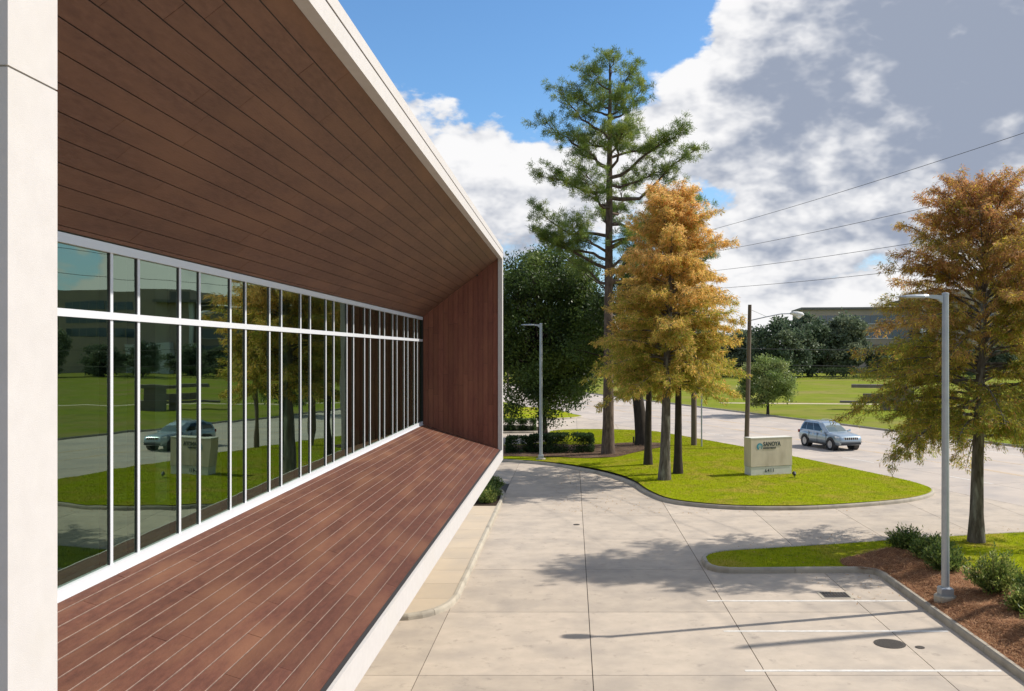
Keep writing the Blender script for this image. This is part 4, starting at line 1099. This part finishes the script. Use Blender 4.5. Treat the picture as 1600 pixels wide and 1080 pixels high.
manhole('small iron valve cover beside the large manhole', (7.42,19.8,.001), .10)
manhole('small dark valve cover in the driveway left of the long joint', (.16,33.9,.001), .12)
mp = thing('marker_post', 'short wooden marker post in the mulch between the tree trunks', 'post', (4.05,61.2,.2))
MB().box(-.05,.05,-.05,.05,-.2,.5).build('post','wood_pole',mp); MB().box(-.06,.06,-.06,.06,.5,.53).build('cap','wood_pole',mp)

# ================================================================== the car
def make_car(label, loc, heading):
    t = thing('car', label, 'car', loc, heading)      # +x is forward
    # lower body: stations along x with half-width, sill z, belt z, deck z, crown z
    ST_ = [(-2.37,.74,.50,.78,.95,.99),(-2.33,.86,.38,.80,1.06,1.09),(-2.10,.93,.33,.82,1.12,1.14),(-1.45,.955,.30,.82,1.13,1.15),(-.6,.955,.28,.80,1.12,1.14),(.25,.955,.28,.79,1.10,1.12),
          (.85,.955,.29,.79,1.07,1.12),(1.25,.95,.30,.79,1.03,1.10),(1.75,.94,.31,.78,.99,1.06),(2.12,.90,.34,.76,.94,1.00),(2.30,.82,.38,.72,.86,.90),(2.37,.70,.46,.66,.78,.80)]
    vs = []; fs = []
    for x, w, zs, zm, zb, zt in ST_:
        half = [(w*.80,zs),(w*.97,zs+.07),(w,zm-.12),(w*.985,zm+.05),(w*.93,zb),(w*.74,zt-.012),(w*.35,zt)]
        ring = half + [(-y,z) for y,z in half[::-1]]
        vs += [(x,y,z) for y,z in ring]
    c = 14
    for i in range(len(ST_)-1):
        for k in range(c): fs.append((i*c+k, i*c+(k+1)%c, i*c+c+(k+1)%c, i*c+c+k))
    fs += [tuple(range(c)), tuple((len(ST_)-1)*c+k for k in range(c))]
    body = MB().add(vs, fs).build('body','car_paint',t,smooth=True)
    # greenhouse: belt outline, shoulder, roof
    lv = [(1.10,-2.22,.98,.885),(1.40,-2.12,.52,.80),(1.64,-1.98,.12,.70),(1.715,-1.80,-.10,.60),(1.745,-1.5,-.40,.40)]
    vs = []; fs = []
    for z, xa, xb, w in lv:
        n = [(xa,-w*.86),(xa+.10,-w),(xb-.25,-w),(xb,-w*.80),(xb+.03,0),(xb,w*.80),(xb-.25,w),(xa+.10,w),(xa,w*.86),(xa-.02,0)]
        vs += [(x,y,z) for x,y in n]
    for i in range(len(lv)-1):
        for k in range(10): fs.append((i*10+k, i*10+(k+1)%10, i*10+10+(k+1)%10, i*10+10+k))
    fs.append(tuple(40+k for k in range(10)))
    cabin = MB().add(vs, fs).build('cabin','car_paint',t,smooth=False)
    def lerp(a,b,q): return a+(b-a)*q
    def gh(z):     # greenhouse outline at height z
        for (z0,a0,b0,w0),(z1,a1,b1,w1) in zip(lv, lv[1:]):
            if z0 <= z <= z1: q=(z-z0)/(z1-z0); return lerp(a0,a1,q), lerp(b0,b1,q), lerp(w0,w1,q)
    for s in (-1,1):
        for (f0,f1,g0,g1) in ((.03,.24,.08,.25),(.265,.575,.27,.585),(.60,.955,.61,.93)):
            pts = []
            for z, (p, q) in ((1.15,(f0,f1)),(1.40,((f0+g0)/2,(f1+g1)/2)),(1.60,(g0,g1))):
                xa, xb, w = gh(z); x0, x1 = xa+.10, xb-.25; pts.append((lerp(x0,x1,p), lerp(x0,x1,q), s*(w+.006), z))
            v = [];
            for x0,x1,y,z in pts: v += [(x0,y,z),(x1,y,z)]
            MB().add(v, [(0,1,3,2),(2,3,5,4)]).build('side_window','car_window',cabin)
        MB().tube([(-1.75,s*.60,1.76),(-1.0,s*.62,1.79),(-.25,s*.60,1.765)],.018,6).build('roof_rail','car_chrome',t)
        MB().box(-.55,-.36,s*.948-.012,s*.948+.012,.90,.93).build('door_handle','car_chrome',t)
        MB().box(.35,.54,s*.948-.012,s*.948+.012,.89,.92).build('door_handle','car_chrome',t)
        MB().add([(.62,s*.90,1.10),(.80,s*.90,1.10),(.78,s*1.10,1.10),(.62,s*1.10,1.10),(.62,s*.90,1.16),(.80,s*.90,1.18),(.76,s*1.10,1.24),(.62,s*1.10,1.24)],
                 [(0,3,2,1),(4,5,6,7),(0,1,5,4),(1,2,6,5),(2,3,7,6),(3,0,4,7)]).build('mirror','car_paint',t)
        MB().add([(2.13,s*.62,.84),(2.30,s*.60,.80),(2.20,s*.84,.79),(1.95,s*.93,.84),(2.13,s*.64,.94),(2.31,s*.58,.90),(2.22,s*.83,.89),(1.93,s*.935,.94)],
                 [(0,3,2,1),(4,5,6,7),(0,1,5,4),(1,2,6,5),(2,3,7,6),(3,0,4,7)]).build('headlight','headlight',t)
        MB().tube([(2.30,s*.66,.50),(2.355,s*.66,.50)],.055,10).build('fog_lamp','headlight',t)
        MB().box(-2.36,-2.22,s*.80-.10,s*.80+.10,.88,1.06).build('tail_light','tail_red',t)
        MB().box(-1.0,.95,s*.945-.02,s*.945+.018,.30,.40).build('sill_trim','car_black',t)
    for s in (-1,1):
        for x in (.98,-.02,-.98): MB().box(x-.008,x+.008,s*.945-.014,s*.945+.0145,.42,1.06).build('door_seam','car_black',t)
    def strip(z0, z1, f):  # windscreen and rear glass follow the greenhouse ends
        v = []
        for z in (z0, (z0+z1)/2, z1):
            xa, xb, w = gh(z); x = (xb+.012) if f else (xa-.012)
            if f: v += [(x-.004,-w*.77,z),(x+.028,0,z),(x-.004,w*.77,z)]
            else: v += [(x,-w*.78,z),(x-.02,0,z),(x,w*.78,z)]
        return MB().add(v, [(0,1,4,3),(1,2,5,4),(3,4,7,6),(4,5,8,7)])
    strip(1.14,1.655,True).build('windscreen','car_windshield',cabin)
    strip(1.16,1.60,False).build('rear_window','car_window',cabin)
    g_ = MB().box(2.30,2.375,-.52,.52,.72,.88).build('grille','car_black',t)
    for k in range(8): MB().box(2.37,2.385,-.52+k*.143,-.52+k*.143+.04,.72,.88).build('grille_bar','car_chrome',g_)
    MB().box(2.28,2.385,-.72,.72,.40,.52).build('lower_grille','car_black',t)
    MB().box(2.30,2.392,-.80,.80,.545,.575).build('bumper_trim','car_black',t)
    for x in (1.46,-1.455):
        for s in (-1,1):
            MB().tube([(x,s*.60,.40),(x,s*.962,.40)],[.455,.455],24).build('wheel_arch','car_black',t)
            wv = [(.20,-.115),(.33,-.115),(.372,-.07),(.38,0),(.372,.07),(.33,.115),(.255,.118),(.25,.09),(.20,.085)]
            M_ = Matrix.Translation((x,s*.875,.38)) @ Matrix.Rotation(-s*math.pi/2,4,'X')
            wh = MB().lathe(wv,28).xform(M_).build('wheel','tyre',t,smooth=True)
            rm = MB().lathe([(.25,.088),(.25,.10),(.235,.104),(.225,.09)],24)
            rm.lathe([(.055,.08),(.055,.112),(.03,.116)],12)
            for k in range(5):
                a = k*2*math.pi/5
                q = Matrix.Rotation(a,4,'Z')
                sub = MB().box(.04,.235,-.034,.034,.088,.108).xform(q); rm.add(sub.v, sub.f)
            rm.xform(M_).build('rim','rim',wh)
    return t
material('tail_red', (.25,.01,.01), rough=.2)
hd = math.atan2(-.947,.322)
make_car('pale blue SUV driving along the street behind the monument sign', (17.0,61.3,.0), hd)

# ================================================================== far across the street
def far_office():
    t = thing('tan_office_building', 'long tan office building with ribbon windows beyond the wood line', 'building', (70,282,0), -.10)
    w = MB().box(0,34,0,22,0,19.2).build('wing','office_wall',t)
    MB().box(-.4,34.5,-.6,22,19.2,19.9).build('roof_edge','office_wall_dark',t)
    for zc in (16.2, 11.8, 7.4):
        for k in range(13): 
            p = MB().box(5+k*2.15,5+k*2.15+2.0,-.12,.05,zc-1.2,zc+1.2).build('window','office_glass',t)
        MB().box(4.7,33.4,-.3,-.1,zc-1.45,zc-1.22).build('sill_band','office_white',t)
    m = MB().box(34.2,72,-6,24,0,24.6).build('main_block','office_wall',t)
    MB().box(26,44,-9,6,20.6,21.4).build('canopy','office_wall_dark',t)
    MB().box(34.4,40,-6.4,0,21.4,23.9).build('roof_house','office_wall_dark',t)
    MB().box(33.0,34.4,-7.2,-5.8,0,20.6).build('column','office_white',t)
    MB().box(39,52,-8.2,-6,0,9.0).build('entrance_block','office_white',t)
    for zc in (20.2,16.2,12.2):
        for k in range(8): MB().box(50+k*2.5,50+k*2.5+2.3,-6.12,-5.95,zc-1.2,zc+1.2).build('window','office_glass',t)
    MB().box(72.1,82,0,22,0,18).build('wing','office_wall_dark',t)
    MB().box(82.1,120,-4,22,0,11.0).build('wing','office_wall_dark',t)
    for k in range(14): MB().box(84+k*2.5,84+k*2.5+2.3,-4.12,-3.95,5.5,8.5).build('window','office_glass',t)
far_office()
def stone_monument():
    t = thing('stone_monument', 'layered stone slab monument on the far lawn behind the rusty cypress', 'monument', (30.5,100,.12), -.3)
    MB().cbox(-.4,6.5,0,1.0,2.35,2.72,.03).build('slab','monument_stone',t)
    MB().cbox(.8,6.0,.1,.9,1.05,1.72,.03).build('slab','monument_stone',t)
    MB().cbox(4.0,6.0,.15,.85,1.72,2.35,.03).build('slab','monument_stone',t)
    MB().cbox(4.0,6.6,-.1,1.0,-.1,1.05,.03).build('slab','monument_stone',t)
    MB().cbox(-1.6,4.0,-.3,.9,.72,.92,.03).build('slab','monument_stone',t)
    MB().box(2.6,3.6,-.1,.7,-.1,1.05).build('plinth','monument_stone',t)
stone_monument()
for i, (x, y, w) in enumerate(((54,214,7),(82,214,7))):
    make_hedge('low_hedge', 'dark low hedge at the foot of the far wood line, %s' % ('left','right')[i], (x,y,.1), (w*4,3,2.6), 130+i, n=14000)
